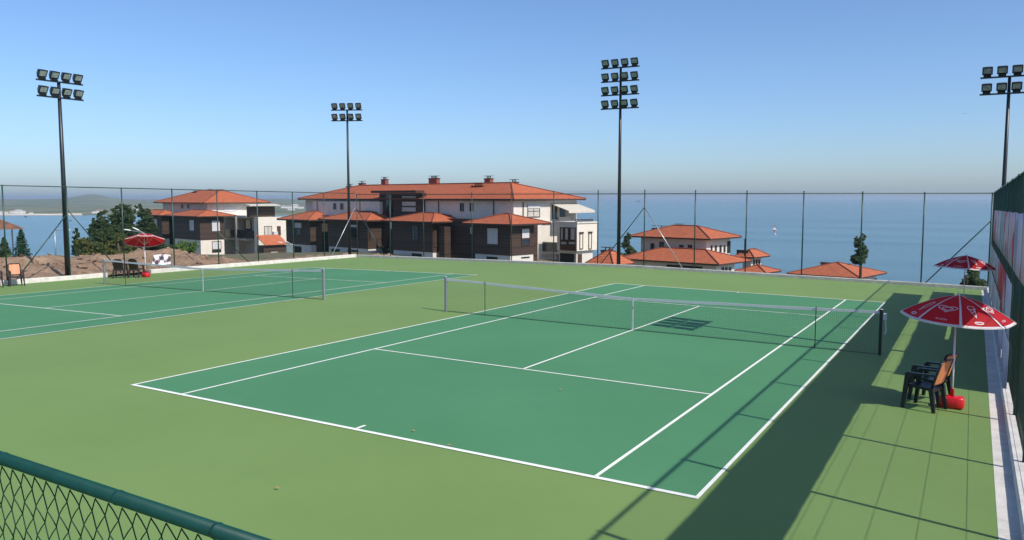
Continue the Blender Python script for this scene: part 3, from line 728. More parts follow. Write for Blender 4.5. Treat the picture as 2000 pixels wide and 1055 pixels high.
# ================================================================== HOUSES
TH = math.radians(43)
E1 = RT*math.cos(TH) - FH*math.sin(TH); E2 = RT*math.sin(TH) + FH*math.cos(TH); EZ = Vector((0, 0, 1))
def gp(u, D): return CAM*1 + FH*D + RT*((u-CU)/FPX*D)    # ground-plan point (z = camera height)
def reach(K, e, u):                                      # metres from K along e until the column u
    k = (u-CU)/FPX; d = K-CAM; f0, r0 = d.dot(FH), d.dot(RT); ef, er = e.dot(FH), e.dot(RT)
    return (k*f0-r0)/(er-k*ef)
class House:
    def __init__(s, label, u, D, zb):
        s.K = gp(u, D); s.D = D; s.root = thing('house', label, 'house', (s.K.x, s.K.y, zb)); s.zb = zb
    def corner(s, u, ref=None, shift=0.0):
        """a corner on the front line of the house (through ref, moved back by shift along E2) at column u"""
        ref = (ref or s.K) + E2*shift; return ref + E1*reach(ref, E1, u)
    def depth(s, P): return (P-CAM).dot(FH)
    def block(s, K, ul, ur, v0, v1, m_, name='wall', b=None, a=None):
        """box whose nearest upright edge stands at K; front to column ul, side to column ur; rows v0..v1 read at K"""
        D = s.depth(K); a = a or -reach(K, E1, ul); b = b or reach(K, E2, ur); z1 = zat(v0, D); z0 = s.zb-1 if v1 is None else zat(v1, D)
        c = Vector((K.x, K.y, (z0+z1)/2)) - E1*(a/2) + E2*(b/2)
        o = MB().box(c, (a, b, z1-z0), (E1, E2, EZ)).build(name, m_, s.root); return (K, a, b, z0, z1, o)
    def hip(s, K, a, b, ze, h, over=.55, name='roof', th=.16, ridge_off=None):
        """hip roof over the rectangle at K (front a, depth b), eaves at ze"""
        o = Vector((K.x, K.y, 0)) + E1*over - E2*over; A, B = a+2*over, b+2*over
        P = lambda x, y, z: o - E1*x + E2*y + EZ*z
        lo = [P(0, 0, ze), P(A, 0, ze), P(A, B, ze), P(0, B, ze)]; le = [p+EZ*th for p in lo]
        if A >= B: r0, r1 = P(B/2, B/2, ze+h), P(A-B/2, B/2, ze+h)
        else: r0, r1 = P(A/2, A/2, ze+h), P(A/2, B-A/2, ze+h)
        mb = MB(); mb.v = le+[r0, r1]
        mb.f = [(0, 4, 5, 1), (1, 5, 2), (2, 5, 4, 3), (3, 4, 0)] if A >= B else [(0, 4, 1), (1, 4, 5, 2), (2, 5, 3), (3, 5, 4, 0)]
        # rows of tiles: thin courses stepped up the slope
        faces = list(mb.f); V = list(mb.v)
        mb2 = MB()
        for f in faces:
            pts = [V[i] for i in f]; zmin = min(p.z for p in pts); zmax = max(p.z for p in pts)
            e0 = [p for p in pts if p.z-zmin < .01]; t_ = [p for p in pts if zmax-p.z < .01]
            eL, eR = e0[0], e0[-1]
            tt = sorted(t_, key=lambda p: (p-eL).length); tL, tR = tt[0], tt[-1]
            n_ = (eR-eL).cross(tL-eL).normalized(); n_ = n_ if n_.z > 0 else -n_
            slope_len = (tL-eL).length; rows = max(4, int(slope_len/.42))
            for i in range(rows):
                q0, q1 = i/rows, (i+1)/rows
                a0, a1 = eL.lerp(tL, q0), eR.lerp(tR, q0); b0, b1 = eL.lerp(tL, q1), eR.lerp(tR, q1)
                mb2.poly([a0+n_*.028, a1+n_*.028, b1, b0]); mb2.poly([a0, a1, a1+n_*.028, a0+n_*.028])
        ro = mb2.build(name, M_tile, s.root)
        mb = MB(); mb.poly([lo[3], lo[2], lo[1], lo[0]])
        for i in range(4): j = (i+1) % 4; mb.poly([lo[i], lo[j], le[j]+EZ*.01, le[i]+EZ*.01])
        mb.build('fascia', M_fascia, ro)
        mb = MB(); R2 = {0: r0, 3: r0, 1: r1, 2: r1} if A >= B else {0: r0, 1: r0, 2: r1, 3: r1}
        for i in range(4): mb.tube([le[i]+EZ*.04, R2[i]+EZ*.05], .07, 6)
        mb.tube([r0+EZ*.05, r1+EZ*.05], .08, 6); mb.build('ridge', M_ridge, ro)
        return ro, r0, r1
    def chimney(s, roof, u, v0, v1, Pn, w_=1.1, d_=.6, pots=3):
        """brick stack whose rows v0 (top) .. v1 (foot) show at column u, standing on the roof at plan point Pn"""
        D = s.depth(Pn); z1, z0 = zat(v0, D), zat(v1, D); P = gp(u, D)
        ch = MB().box((P.x, P.y, (z1+z0)/2-.4), (w_, d_, z1-z0+.8), (E1, E2, EZ)).build('chimney', M_chim, roof)
        mb = MB(); mb.box((P.x, P.y, z1+.04), (w_*1.12, d_*1.2, .08), (E1, E2, EZ))
        for i in range(pots):
            q = P + E1*(w_*.8*((i+.5)/pots-.5)); mb.tube([(q.x, q.y, z1+.05), (q.x, q.y, z1+.34)], .06, 6)
        if pots: mb.box((P.x, P.y, z1+.36), (w_*1.05, d_*1.05, .05), (E1, E2, EZ))
        mb.build('chimney_cap', M_fascia, s.root if False else roof)
        return ch
    def win(s, blk, face, u0, u1, v0, v1, pane=None, name='window', frame=M_frame, bars=0, hbar=0):
        K, a, b, z0, z1, o = blk; n_ = -E2 if face == 'f' else E1; d = E1 if face == 'f' else E2
        P = on_plane((u0+u1)/2, (v0+v1)/2, K, n_); Q0, Q1 = on_plane(u0, (v0+v1)/2, K, n_), on_plane(u1, (v0+v1)/2, K, n_)
        D = s.depth(P); w_ = abs((Q1-Q0).dot(d)); zt, zb_ = zat(v0, D), zat(v1, D); h = zt-zb_; c = Vector((P.x, P.y, (zt+zb_)/2))
        mb = MB(); t = .07
        for sx_ in (-1, 1): mb.box(c+d*sx_*(w_/2-t/2)+n_*.03, (t, .1, h), (d, n_, EZ))
        for sz_ in (-1, 1): mb.box(c+EZ*sz_*(h/2-t/2)+n_*.032, (w_-.002, .1, t), (d, n_, EZ))
        for i in range(bars): mb.box(c+d*w_*((i+1)/(bars+1)-.5)+n_*.025, (t*.8, .08, h-.02), (d, n_, EZ))
        for i in range(hbar): mb.box(c+EZ*h*((i+1)/(hbar+1)-.5)+n_*.022, (w_-.02, .08, t*.8), (d, n_, EZ))
        wn = mb.build(name, frame, s.root)
        MB().box(c+n_*.012, (w_-.1, .03, h-.1), (d, n_, EZ)).build('pane' if pane in (None, M_glass) else 'shutter', pane or M_glass, wn)
        return wn
    def slab(s, face, K, u0, u1, v0, v1, out, m_, name):
        """a thin box standing proud of a face by out"""
        n_ = -E2 if face == 'f' else E1; d = E1 if face == 'f' else E2
        Q0, Q1 = on_plane(u0, (v0+v1)/2, K, n_), on_plane(u1, (v0+v1)/2, K, n_); P = (Q0+Q1)/2; D = s.depth(P); zt, zb_ = zat(v0, D), zat(v1, D)
        return MB().box(Vector((P.x, P.y, (zt+zb_)/2))+n_*(out/2), (abs((Q1-Q0).dot(d)), abs(out), zt-zb_), (d, n_, EZ)).build(name, m_, s.root)

# ---- the long house in the middle
h = House('long white and timber house with terracotta roofs behind the far corner', 1003, 85, -3.2)
K0 = h.K; D0 = 85
up = h.block(K0, 598, 1126, 392, None, M_render)
K, a, b, z0, z1, _ = up
ze = zat(391.5, D0)
roof, r0, r1 = h.hip(K0, a, b, ze, zat(358.5, h.depth(K0+E2*b/2)) - ze + .1, over=.75)
# raised rear ridge with its stacks
for u, v0, v1, dd, pn in ((685, 362, 376, 8.0, 3), (709, 356, 362, 12, 2), (753, 348.5, 360, 12, 3), (849, 346.5, 359, 10.5, 5), (955, 347, 358, 8.5, 3), (935, 361, 376, 4.0, 5), (1004, 354, 367, 9.5, 3)):
    ref = K0+E2*dd; Pn = ref+E1*reach(ref, E1, u); h.chimney(roof, u, v0+3, v1, Pn, w_=(1.0 if pn < 4 else 1.6), pots=pn)
# left and right wings stand a little proud of the recessed stair hall
A1 = h.block(h.corner(742, K0, -.9), 612, None, 394, 428, M_render, b=1.0)
A2 = h.block(h.corner(1003, K0, -.012), 829, None, 392.5, 436, M_render, b=.5)
hall = h.block(h.corner(826, K0, -.4), 742, None, 377, 440, M_wood, 'stair_hall', b=.6)
mb = MB(); 
for i in range(3): h.slab('f', hall[0], 786, 812, 383+11*i, 391+11*i, .06, M_curtain, 'glazing')
h.slab('f', hall[0], 741, 829, 372.5, 377, 1.3, M_fascia, 'canopy')
h.slab('f', hall[0], 755, 767, 380, 425, .1, M_glass, 'glazing')
for u0, u1, v0, v1 in ((652, 657, 397, 409), (665.5, 671, 397, 409)): h.win(A1, 'f', u0, u1, v0, v1)
for u0, u1, v0, v1 in ((899, 906, 397, 412.5), (918, 924.5, 397, 413)): h.win(A2, 'f', u0, u1, v0, v1)
for u, Kp in ((620.5, A1[0]), (704, A1[0]), (857.5, A2[0]), (965, A2[0])):
    P = on_plane(u, 405, Kp, -E2); Dp = h.depth(P); MB().tube([(P-E2*.08).to_2d().to_3d()+EZ*zat(393, Dp), (P-E2*.08).to_2d().to_3d()+EZ*zat(424, Dp)], .05, 8).build('downpipe', M_fascia, h.root)
# lit upper side: window, terrace, awning
h.win(up, 's', 1030, 1054, 400.5, 424, M_curtain, bars=1, hbar=1); h.slab('s', K0, 1030, 1054, 399, 407, .09, M_shutter, 'roller_shutter')
P = on_plane(1021, 405, K0, E1); Dp = h.depth(P); MB().tube([Vector((P.x, P.y, zat(395, Dp)))+E1*.08, Vector((P.x, P.y, zat(423, Dp)))+E1*.08], .05, 8).build('downpipe', M_fascia, h.root)
h.slab('s', K0, 1078, 1088, 399, 428, .05, M_glass, 'terrace_door'); h.slab('s', K0, 1093, 1103, 401, 431, .05, M_glass, 'terrace_door'); h.slab('s', K0, 1104, 1122, 403, 431, .04, M_curtain, 'wall_panel')
# awning sloping out over the terrace
Pa, Pb = on_plane(1075, 399, K0, E1), on_plane(1126, 399, K0, E1); za = zat(398.5, h.depth(Pa)); outv = E1*2.6
p4 = [Vector((Pa.x, Pa.y, za)), Vector((Pb.x, Pb.y, za)), Vector((Pb.x, Pb.y, za-.75))+outv, Vector((Pa.x, Pa.y, za-.75))+outv]
aw = MB().prism(p4, (0, 0, .05)).build('awning', M_awn, h.root, fix=True)
MB().prism([p4[3], p4[2], p4[2]-EZ*.22, p4[3]-EZ*.22], outv.normalized()*.03).build('valance', M_awn, aw, fix=True)
# towers along the front: (corner column, front left, side right, eave row, wood foot row)
T = []
ref4 = gp(997, 80)
for i, (uc, ul, ur, ve, vf, vapex) in enumerate(((606, 559, 629, 432, 478.5, 413), (718.5, 640, 727, 433, 486, 414), (845, 766, 868, 436, 493, 416.5), (997, 926, 1043, 441, 499.5, 418.5))):
    Kt = h.corner(uc, ref4); Dt = h.depth(Kt)
    bl_ = h.block(Kt, ul, ur, ve-1, vf, M_wood, 'timber_wall', b=(None if i == 3 else 4.2))
    zt = zat(ve-.5, Dt); rr, q0, q1 = h.hip(Kt, bl_[1], bl_[2]+.8, zt, min(1.75, zat(vapex, h.depth(Kt+E2*2-E1*2))-zt), over=.85)
    pl = h.block(Kt-E1*.06+E2*.06, ul+2, ur, vf+.3, None, M_render, 'plinth', b=bl_[2]-.1); T.append((bl_, pl, Kt))
(b1, q1_, k1), (b2, q2_, k2), (b3, q3_, k3), (b4, q4_, k4) = T
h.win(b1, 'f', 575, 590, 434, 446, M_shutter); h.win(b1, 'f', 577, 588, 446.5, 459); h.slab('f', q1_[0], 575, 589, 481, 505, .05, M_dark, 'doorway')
h.win(b2, 'f', 684, 700, 438, 444.5, M_shutter); h.win(b2, 'f', 684, 701, 445, 465); h.win(b2, 's', 719.5, 724, 440, 468)
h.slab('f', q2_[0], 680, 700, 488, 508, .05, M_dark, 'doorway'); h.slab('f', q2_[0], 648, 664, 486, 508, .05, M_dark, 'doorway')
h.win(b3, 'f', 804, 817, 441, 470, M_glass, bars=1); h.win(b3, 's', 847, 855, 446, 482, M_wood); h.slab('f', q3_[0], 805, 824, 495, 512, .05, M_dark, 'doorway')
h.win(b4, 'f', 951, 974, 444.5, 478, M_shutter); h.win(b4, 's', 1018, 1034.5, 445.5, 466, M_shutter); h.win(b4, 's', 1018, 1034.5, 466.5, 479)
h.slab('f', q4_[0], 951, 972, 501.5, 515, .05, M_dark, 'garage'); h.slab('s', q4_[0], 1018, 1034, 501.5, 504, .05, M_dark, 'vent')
h.win(A2, 'f', 918, 925, 436-22, 436-15) if False else None
# recessed timber walls between the towers
rec = h.block(h.corner(1000, ref4, 2.2), 600, None, 430, None, M_wood, 'timber_wall', b=4.0)
h.win(rec, 'f', 918, 924.5, 442, 458, M_shutter); h.win(rec, 'f', 645, 652, 436, 441, M_shutter)
for i in range(4): h.win(rec, 'f', 735.5, 742.5, 444+9*i, 451.5+9*i, M_shutter, frame=M_fascia)
h.slab('f', rec[0], 744, 760, 446, 492, .06, M_glass, 'glazed_entrance'); h.slab('f', rec[0], 729, 764, 480.5, 482.5, .9, M_fascia, 'entrance_canopy')
for u in (729, 763): P = on_plane(u, 470, rec[0]-E2*.8, -E2); MB().tube([Vector((P.x, P.y, h.zb-.5)), Vector((P.x, P.y, zat(432, h.depth(P))))], .11, 8).build('column', M_steel, h.root)
h.block(h.corner(868, ref4, .6), 857, None, 443, None, M_wood, 'timber_fin', b=.9); h.block(h.corner(629, ref4, .9), 616, None, 437, None, M_wood, 'timber_fin', b=.9)
# balcony and white box at the right end
KB = gp(1127, 84.5)
box_ = h.block(KB, 1088, 1166, 436.5, 490.5, M_cream)
h.slab('f', KB, 1094, 1125.5, 444, 489, .05, M_frame, 'glazing_frame')
for u0, u1 in ((1095, 1101), (1103, 1111), (1114, 1124)): h.win((KB-E2*.05,)+box_[1:], 'f', u0, u1, 444.5, 469, M_curtain)
for u0, u1 in ((1095, 1108), (1110, 1124)): h.win((KB-E2*.05,)+box_[1:], 'f', u0, u1, 471, 478, M_curtain)
for u0, u1 in ((1131.5, 1138), (1149, 1155)): h.win(box_, 's', u0, u1, 454, 486.5, M_cream)
h.slab('s', KB, 1131, 1138.5, 453, 456, .14, M_fascia, 'lintel'); h.slab('s', KB, 1148.5, 1155.5, 452, 455, .14, M_fascia, 'lintel')
top = h.block(KB+E1*.1-E2*.1, 1087, 1168, 433.5, 436.5, M_conc2, 'parapet')
for u, v0, v1 in ((1125, 427.5, 434), (1160, 427.5, 434)):
    pass
Ka = KB+E2*.3
mb = MB(); La = reach(KB, E2, 1160); zr = zat(428.5, h.depth(KB+E2*La*.5))
for i in range(13): P = KB+E2*(La*i/12)-E1*.2; mb.box((P.x, P.y, zr-.18), (.06, .06, .36), (E1, E2, EZ))
P = KB+E2*(La/2)-E1*.2; mb.box((P.x, P.y, zr), (.08, La, .07), (E1, E2, EZ)); mb.box((P.x, P.y, zr-.2), (.06, La, .05), (E1, E2, EZ)); mb.build('terrace_railing', M_fascia, h.root)
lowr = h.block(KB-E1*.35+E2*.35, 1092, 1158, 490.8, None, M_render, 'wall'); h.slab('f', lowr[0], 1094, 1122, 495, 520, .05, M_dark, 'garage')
h.slab('s', lowr[0], 1128, 1136, 496, 520, .05, M_frame, 'door')
bal = h.block(h.corner(1092, KB, 3.0), 1040, None, 424, None, M_render, b=2.0)
h.win(bal, 'f', 1048, 1083, 447, 489, M_curtain, bars=3)
h.slab('f', bal[0], 1040, 1092, 430.5, 434, 2.6, M_render, 'balcony_roof'); h.slab('f', bal[0], 1040, 1092, 490.5, 494, 2.6, M_conc2, 'balcony_floor')
P0, P1 = on_plane(1043, 480, bal[0]-E2*2.5, -E2), on_plane(1087, 480, bal[0]-E2*2.5, -E2); Db = h.depth((P0+P1)/2); zt, zb_ = zat(473, Db), zat(491, Db)
M_railglass = mat('smoked_railing_glass', (.045, .05, .055), .12, trans=0)
mb = MB(); c = (P0+P1)/2; mb.box((c.x, c.y, (zt+zb_)/2), ((P1-P0).length, .03, zt-zb_), (E1, E2, EZ)); rl = mb.build('balcony_railing', M_railglass, h.root)
mb = MB(); mb.box((c.x, c.y, zt+.03), ((P1-P0).length, .06, .05), (E1, E2, EZ)); mb.build('handrail', M_steel, rl)
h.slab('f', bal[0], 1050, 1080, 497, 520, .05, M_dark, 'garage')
# satellite dish on the right tower roof
P = h.corner(948, ref4, 1.0); Dd = h.depth(P); c = Vector((P.x, P.y, zat(432.5, Dd))); nn = (CAM-c).normalized()
def dish(c, nn, r, name, parent):
    mb = MB(); a = nn.orthogonal().normalized(); b = nn.cross(a)
    for i in range(1, 4):
        for k in range(16): t = 2*PI*k/16; q = r*i/3; mb.v.append(c+(a*math.cos(t)+b*math.sin(t))*q+nn*(q*q/r*.35))
    mb.v.append(c.copy())
    for k in range(16): k2 = (k+1) % 16; mb.f += [(48, k, k2), (k, 16+k, 16+k2, k2), (16+k, 32+k, 32+k2, 16+k2)]
    mb.tube([c+nn*.02, c+nn*r*.8], .015, 5); mb.tube([c-nn*.05, c-nn*.25-EZ*.5], .03, 6)
    return mb.build(name, M_shutter, parent)
dish(c, (nn+RT*.4).normalized(), .38, 'satellite_dish', h.root)

# ---- house on the left
h2 = House('white and timber house with a low pyramid roof left of the long house', 407, 140, -6.6)
K2 = h2.K
u2 = h2.block(K2, 320, 512, 396, None, M_render)
ze = zat(397.5, 140); ro2, _, _ = h2.hip(K2, u2[1], u2[2], ze, zat(371.5, h2.depth(K2+E2*u2[2]/2-E1*5))-ze, over=1.2)
for u, v0, v1, dd in ((384, 374, 382, 4), (437, 371.5, 376, 9), (413, 371, 373, 9)):
    ref = K2+E2*dd; h2.chimney(ro2, u, v0+2.5, v1, ref+E1*reach(ref, E1, u), w_=1.2 if dd == 4 else .8, pots=2)
for u0, u1 in ((354.5, 358), (366.5, 370)): h2.win(u2, 'f', u0, u1, 399.5, 407)
h2.slab('s', K2, 437, 462, 403, 413, .06, M_shutter, 'roller_shutter'); h2.slab('s', K2, 412, 424, 403, 412, .05, M_cream, 'wall_panel')
ref2 = gp(391, 133)
for i, (uc, ul, ur, ve, vf, va) in enumerate(((317, 287, 331, 422, 466, 410), (391, 339, 438, 424.5, 469, 410.5))):
    Kt = h2.corner(uc, ref2); Dt = h2.depth(Kt); bb = h2.block(Kt, ul, ur, ve-1, vf, M_wood, 'timber_wall'); zt = zat(ve-.5, Dt)
    h2.hip(Kt, bb[1], bb[2]+.8, zt, min(1.7, zat(va, h2.depth(Kt+E2*2-E1*2))-zt), over=1.0)
    pp = h2.block(Kt-E1*.06+E2*.06, ul+2, ur-.6, vf+.3, None, M_cream, 'plinth')
    if i == 0: h2.win(bb, 'f', 298.5, 308, 427, 448.5, M_shutter); h2.win(bb, 's', 318, 330, 432, 463, M_wood)
    else:
        h2.win(bb, 'f', 370, 380, 429, 451, M_shutter); h2.win(bb, 's', 413, 430, 430, 452, M_shutter); h2.slab('f', pp[0], 372, 381, 475, 495, .05, M_glass, 'window'); h2.slab('s', pp[0], 414, 432, 488, 493, .05, M_dark, 'vent'); h2.win(pp, 's', 414, 432, 471, 487, M_shutter)
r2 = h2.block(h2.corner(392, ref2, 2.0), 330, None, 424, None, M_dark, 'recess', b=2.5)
# balcony bay, cream block, lean-to
KB2 = gp(502, 134)
bay = h2.block(h2.corner(502, KB2, 2.2), 438, None, 421, None, M_cream, b=3.0)
h2.slab('f', bay[0], 438, 502, 420, 424, 2.0, M_cream, 'balcony_roof'); h2.slab('f', bay[0], 438, 502, 464, 467, 2.0, M_conc2, 'balcony_floor')
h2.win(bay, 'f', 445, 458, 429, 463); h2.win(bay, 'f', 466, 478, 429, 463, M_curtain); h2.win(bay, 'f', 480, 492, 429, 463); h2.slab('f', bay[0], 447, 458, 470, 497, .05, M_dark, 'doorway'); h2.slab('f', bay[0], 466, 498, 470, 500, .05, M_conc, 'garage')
P = h2.corner(462.5, KB2, .3); Dp = h2.depth(P)
MB().box((P.x, P.y, (zat(421, Dp)+h2.zb-1)/2), (.45, .45, zat(421, Dp)-h2.zb+1), (E1, E2, EZ)).build('column', M_cream, h2.root)
P0, P1 = h2.corner(440, KB2, .2), h2.corner(500, KB2, .2); c = (P0+P1)/2; Db = h2.depth(c); zt, zb_ = zat(449, Db), zat(464, Db)
MB().box((c.x, c.y, (zt+zb_)/2), ((P1-P0).length, .04, zt-zb_), (E1, E2, EZ)).build('balcony_railing', M_railglass, h2.root)
cb = h2.block(h2.corner(504, KB2, .1), 500, 560, 424.5, None, M_cream, 'wall', a=1.2)
h2.win(cb, 's', 516, 531, 441.5, 461, M_curtain, bars=1); h2.win(cb, 's', 541, 548, 441.5, 459.5, M_frame); h2.slab('s', cb[0], 532, 540, 452, 459, .5, M_shutter, 'air_conditioner')
# upper terrace wall and pergola behind
tb = h2.block(h2.corner(478, K2, 1.0)+E2*1.0, 470, 538, 403.5, 424, M_wood, 'terrace_wall', a=1.0)
Pq0, Pq1 = on_plane(478, 400, tb[0], E1), on_plane(538, 400, tb[0], E1); zq = zat(400, h2.depth(Pq0))
MB().prism([Vector((Pq0.x, Pq0.y, zq)), Vector((Pq1.x, Pq1.y, zq)), Vector((Pq1.x, Pq1.y, zq-.2))+E1*1.6, Vector((Pq0.x, Pq0.y, zq-.2))+E1*1.6], (0, 0, .12)).build('awning', M_awn, h2.root, fix=True)
lt = gp(514, 128); Ll = reach(lt, E2, 560); zl0, zl1 = zat(479, 128), zat(462, 128)
MB().prism([Vector((lt.x, lt.y, zl0))+E1*.4, Vector((lt.x, lt.y, zl0))+E1*.4+E2*Ll, Vector((lt.x, lt.y, zl1))-E1*2.4+E2*Ll, Vector((lt.x, lt.y, zl1))-E1*2.4], (0, 0, .12)).build('lean_to_roof', M_tile, h2.root, fix=True)
lw = h2.block(lt-E1*.1+E2*.1, 508, 559, 480, None, M_wood, 'timber_wall', a=2.0); h2.win(lw, 's', 528, 543, 490.5, 501, M_cream)

# ---- house on the right, lower down the slope
h3 = House('white house with two tiers of terracotta roofs standing against the sea', 1380, 92, -7.5)
K3 = h3.K
u3 = h3.block(K3, 1252, 1426, 467, None, M_render)
ze = zat(468, 92); ro3, _, _ = h3.hip(K3, u3[1], u3[2], ze, zat(442, h3.depth(K3+E2*u3[2]/2-E1*2))-ze, over=1.0)
for u, v0, v1, dd, ww in ((1327, 441, 451, 3.6, 1.0), (1287, 444.5, 450, 6, 1.8)):
    ref = K3+E2*dd; h3.chimney(ro3, u, v0+2, v1, ref+E1*reach(ref, E1, u), w_=ww, pots=2)
for u0, u1, v0, v1 in ((1271, 1278, 475, 496), (1288, 1297, 472, 496), (1327, 1335, 478, 495), (1344, 1352, 478, 494)): h3.win(u3, 'f', u0, u1, v0, v1)
for u0, u1 in ((1388, 1390.5), (1396, 1399), (1405, 1408.5), (1413, 1416)): h3.win(u3, 's', u0, u1, 479, 493)
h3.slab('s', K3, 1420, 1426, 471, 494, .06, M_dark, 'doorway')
P = K3+E2*reach(K3, E2, 1438)+E1*1.2; MB().tube([Vector((P.x, P.y, zat(500, h3.depth(P)))), Vector((P.x, P.y, zat(466, h3.depth(P))))], .12, 8).build('column', M_dark, h3.root)
KL = gp(1400, 86); ll = h3.block(KL, 1222, 1436, 517, None, M_render)
zl = zat(518, 86); h3.hip(KL, ll[1], ll[2]+2.0, zl, 1.35, over=.7)
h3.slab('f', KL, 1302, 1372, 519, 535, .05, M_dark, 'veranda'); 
for u0, u1 in ((1409, 1413), (1416, 1420), (1423, 1427)): h3.win(ll, 's', u0, u1, 522, 533)
# parapet of the upper terrace at the left
h3.slab('f', K3-E2*1.8, 1238, 1300, 496, 500, .25, M_conc2, 'parapet')
mb = MB(); Pq0, Pq1 = on_plane(1256, 494, K3-E2*1.7, -E2), on_plane(1300, 494, K3-E2*1.7, -E2); zq = zat(490, h3.depth((Pq0+Pq1)/2))
c = (Pq0+Pq1)/2; mb.box((c.x, c.y, zq), ((Pq1-Pq0).length, .05, .05), (E1, E2, EZ))
for i in range(14): P = Pq0.lerp(Pq1, i/13); mb.box((P.x, P.y, zq-.3), (.03, .03, .6), (E1, E2, EZ))
mb.build('terrace_railing', M_fascia, h3.root)

h5 = House('small white wing with a red roof stepping down right of the tiered house', 1470, 100, -10)
b5 = h5.block(gp(1468, 100), 1452, 1488, 503, None, M_render); zz = zat(504, 100); h5.hip(gp(1468, 100), b5[1], b5[2], zz, 1.0, over=.8)
for u0, u1 in ((1471, 1473.5), (1476, 1478.5), (1481, 1483.5)): h5.win(b5, 's', u0, u1, 507, 522)
h5.slab('f', gp(1468, 100), 1440, 1462, 488, 505, .2, M_fascia, 'railing')
h6 = House('low terracotta roof stepping down the slope below the small wing', 1490, 94, -10)
b6 = h6.block(gp(1492, 94), 1452, 1512, 534, None, M_render); h6.hip(gp(1492, 94), b6[1], b6[2], zat(534.5, 94), .85, over=.7)
h7 = House('low terracotta roof between the long house and the tall mast', 1190, 80, -6.5)
b7 = h7.block(gp(1196, 78), 1160, 1224, 520, None, M_render); r7, _, _ = h7.hip(gp(1196, 78), b7[1], b7[2], zat(520, 78), 1.5, over=.6)
h7.chimney(r7, 1187, 490, 496, gp(1187, 80), w_=1.2, pots=2)
h8 = House('terracotta roof alone above the kerb near the tall pine', 1668, 98, -10.5)
K8 = gp(1672, 98); b8 = h8.block(K8, 1560, 1714, 543, None, M_render); r8, _, _ = h8.hip(K8, b8[1], b8[2], zat(543.5, 98), zat(517, h8.depth(K8+E2*b8[2]/2-E1*2))-zat(543.5, 98)+.2, over=1.0)
for u, v0, v1, dd, ww in ((1619, 519, 528, 2.5, 1.3), (1615, 512, 517, 6.5, 1.2), (1654, 514.5, 522, 5, 1.0)):
    ref = K8+E2*dd; h8.chimney(r8, u, v0+1.5, v1, ref+E1*reach(ref, E1, u), w_=ww, pots=0)
h8.slab('s', K8, 1700, 1712, 545, 556, .05, M_dark, 'doorway')

# ---- wooden shelter at the left edge
P = gp(2, 62); zs = zat(447, 62)
sh = thing('garden_shelter', 'brown shingled shelter roof on thin posts at the left edge', 'shelter', (P.x, P.y, terr(P.x, P.y)))
mb = MB(); o = Vector((P.x, P.y, zs)); q = [o+E1*1.3-E2*1.3, o-E1*1.3-E2*1.3, o-E1*1.3+E2*1.3, o+E1*1.3+E2*1.3]
for i in range(4): mb.poly([q[i], q[(i+1) % 4], o+EZ*.75])
mb.poly(q[::-1]); rf = mb.build('roof', mat('shingle_brown', (.17, .075, .04), .9, var=.4, scale=3), sh, fix=True)
for i in range(4): pp = o.lerp(q[i], .8); MB().tube([Vector((pp.x, pp.y, sh.location.z-.3)), Vector((pp.x, pp.y, zs))], .06, 6).build('post', M_steel, sh)

# ================================================================== STREET LAMPS
def street_lamp(label, u, D, vtop, heads, m_=M_steel):
    P = gp(u, D); z0 = terr(P.x, P.y); z1 = zat(vtop, D); r = thing('street_lamp', label, 'street lamp', (P.x, P.y, z0), 'street lamps beyond the fence')
    MB().tube([(P.x, P.y, z0-.3), (P.x, P.y, z1)], [.07, .045], 8).build('pole', m_, r, smooth=True)
    for (du, dv) in heads:
        Q = gp(u+du, D); e = Vector((Q.x, Q.y, zat(vtop+dv, D))); d = (e-Vector((P.x, P.y, z1))).normalized()
        MB().tube([(P.x, P.y, z1-.05), e-d*.2], .028, 6).build('arm', m_, r)
        mb = MB(); n_ = 8; b0 = 0
        for i, (t, w_, hh) in enumerate(((-.27, .03, .03), (-.1, .085, .05), (.16, .095, .05), (.3, .04, .025))):
            sx_ = d.cross(EZ).normalized()
            for k in range(n_): a = 2*PI*k/n_; mb.v.append(e+d*t+sx_*w_*math.cos(a)+EZ*hh*math.sin(a))
        for i in range(3):
            for k in range(n_): mb.f.append((i*n_+k, i*n_+(k+1) % n_, i*n_+n_+(k+1) % n_, i*n_+n_+k))
        mb.f.append(tuple(range(n_-1, -1, -1))); mb.f.append(tuple(3*n_+k for k in range(n_))); mb.build('lamp_head', mat('lamp_white', (.78, .78, .76), .4), r, smooth=True, fix=True)
street_lamp('street lamp with one white head beside the left floodlight mast', 107, 70, 449, [(24, 0)])
street_lamp('street lamp with two white heads above the left parasol', 279, 62, 453, [(-30, -4), (-13, -6)])
street_lamp('street lamp with a white head right of the left parasol pole', 281, 55, 497, [(14, -4)])
street_lamp('street lamp with two white heads before the cream lean-to', 573, 90, 478, [(-26, -5), (-14, -6)])
P = gp(565, 91); z0 = terr(P.x, P.y); cbn = thing('utility_cabinet', 'blue grey utility cabinet beside the timber tower', 'cabinet', (P.x, P.y, z0))
zt = zat(477.5, 91); M_cab = mat('cabinet_paint', (.22, .29, .30), .5, var=.1, scale=3)
MB().box((P.x, P.y, (z0-.3+zt)/2), (.62, .5, zt-z0+.3), (RT, FH, EZ)).build('body', M_cab, cbn); MB().box((P.x, P.y, zt+.03), (.72, .6, .06), (RT, FH, EZ)).build('lid', M_conc, cbn)
MB().box((P.x-.0*RT.x, P.y, (z0+zt)/2)-FH*.26 if False else Vector((P.x, P.y, (z0+zt)/2))-FH*.262, (.5, .02, (zt-z0)*.8), (RT, FH, EZ)).build('door', M_cab, cbn)

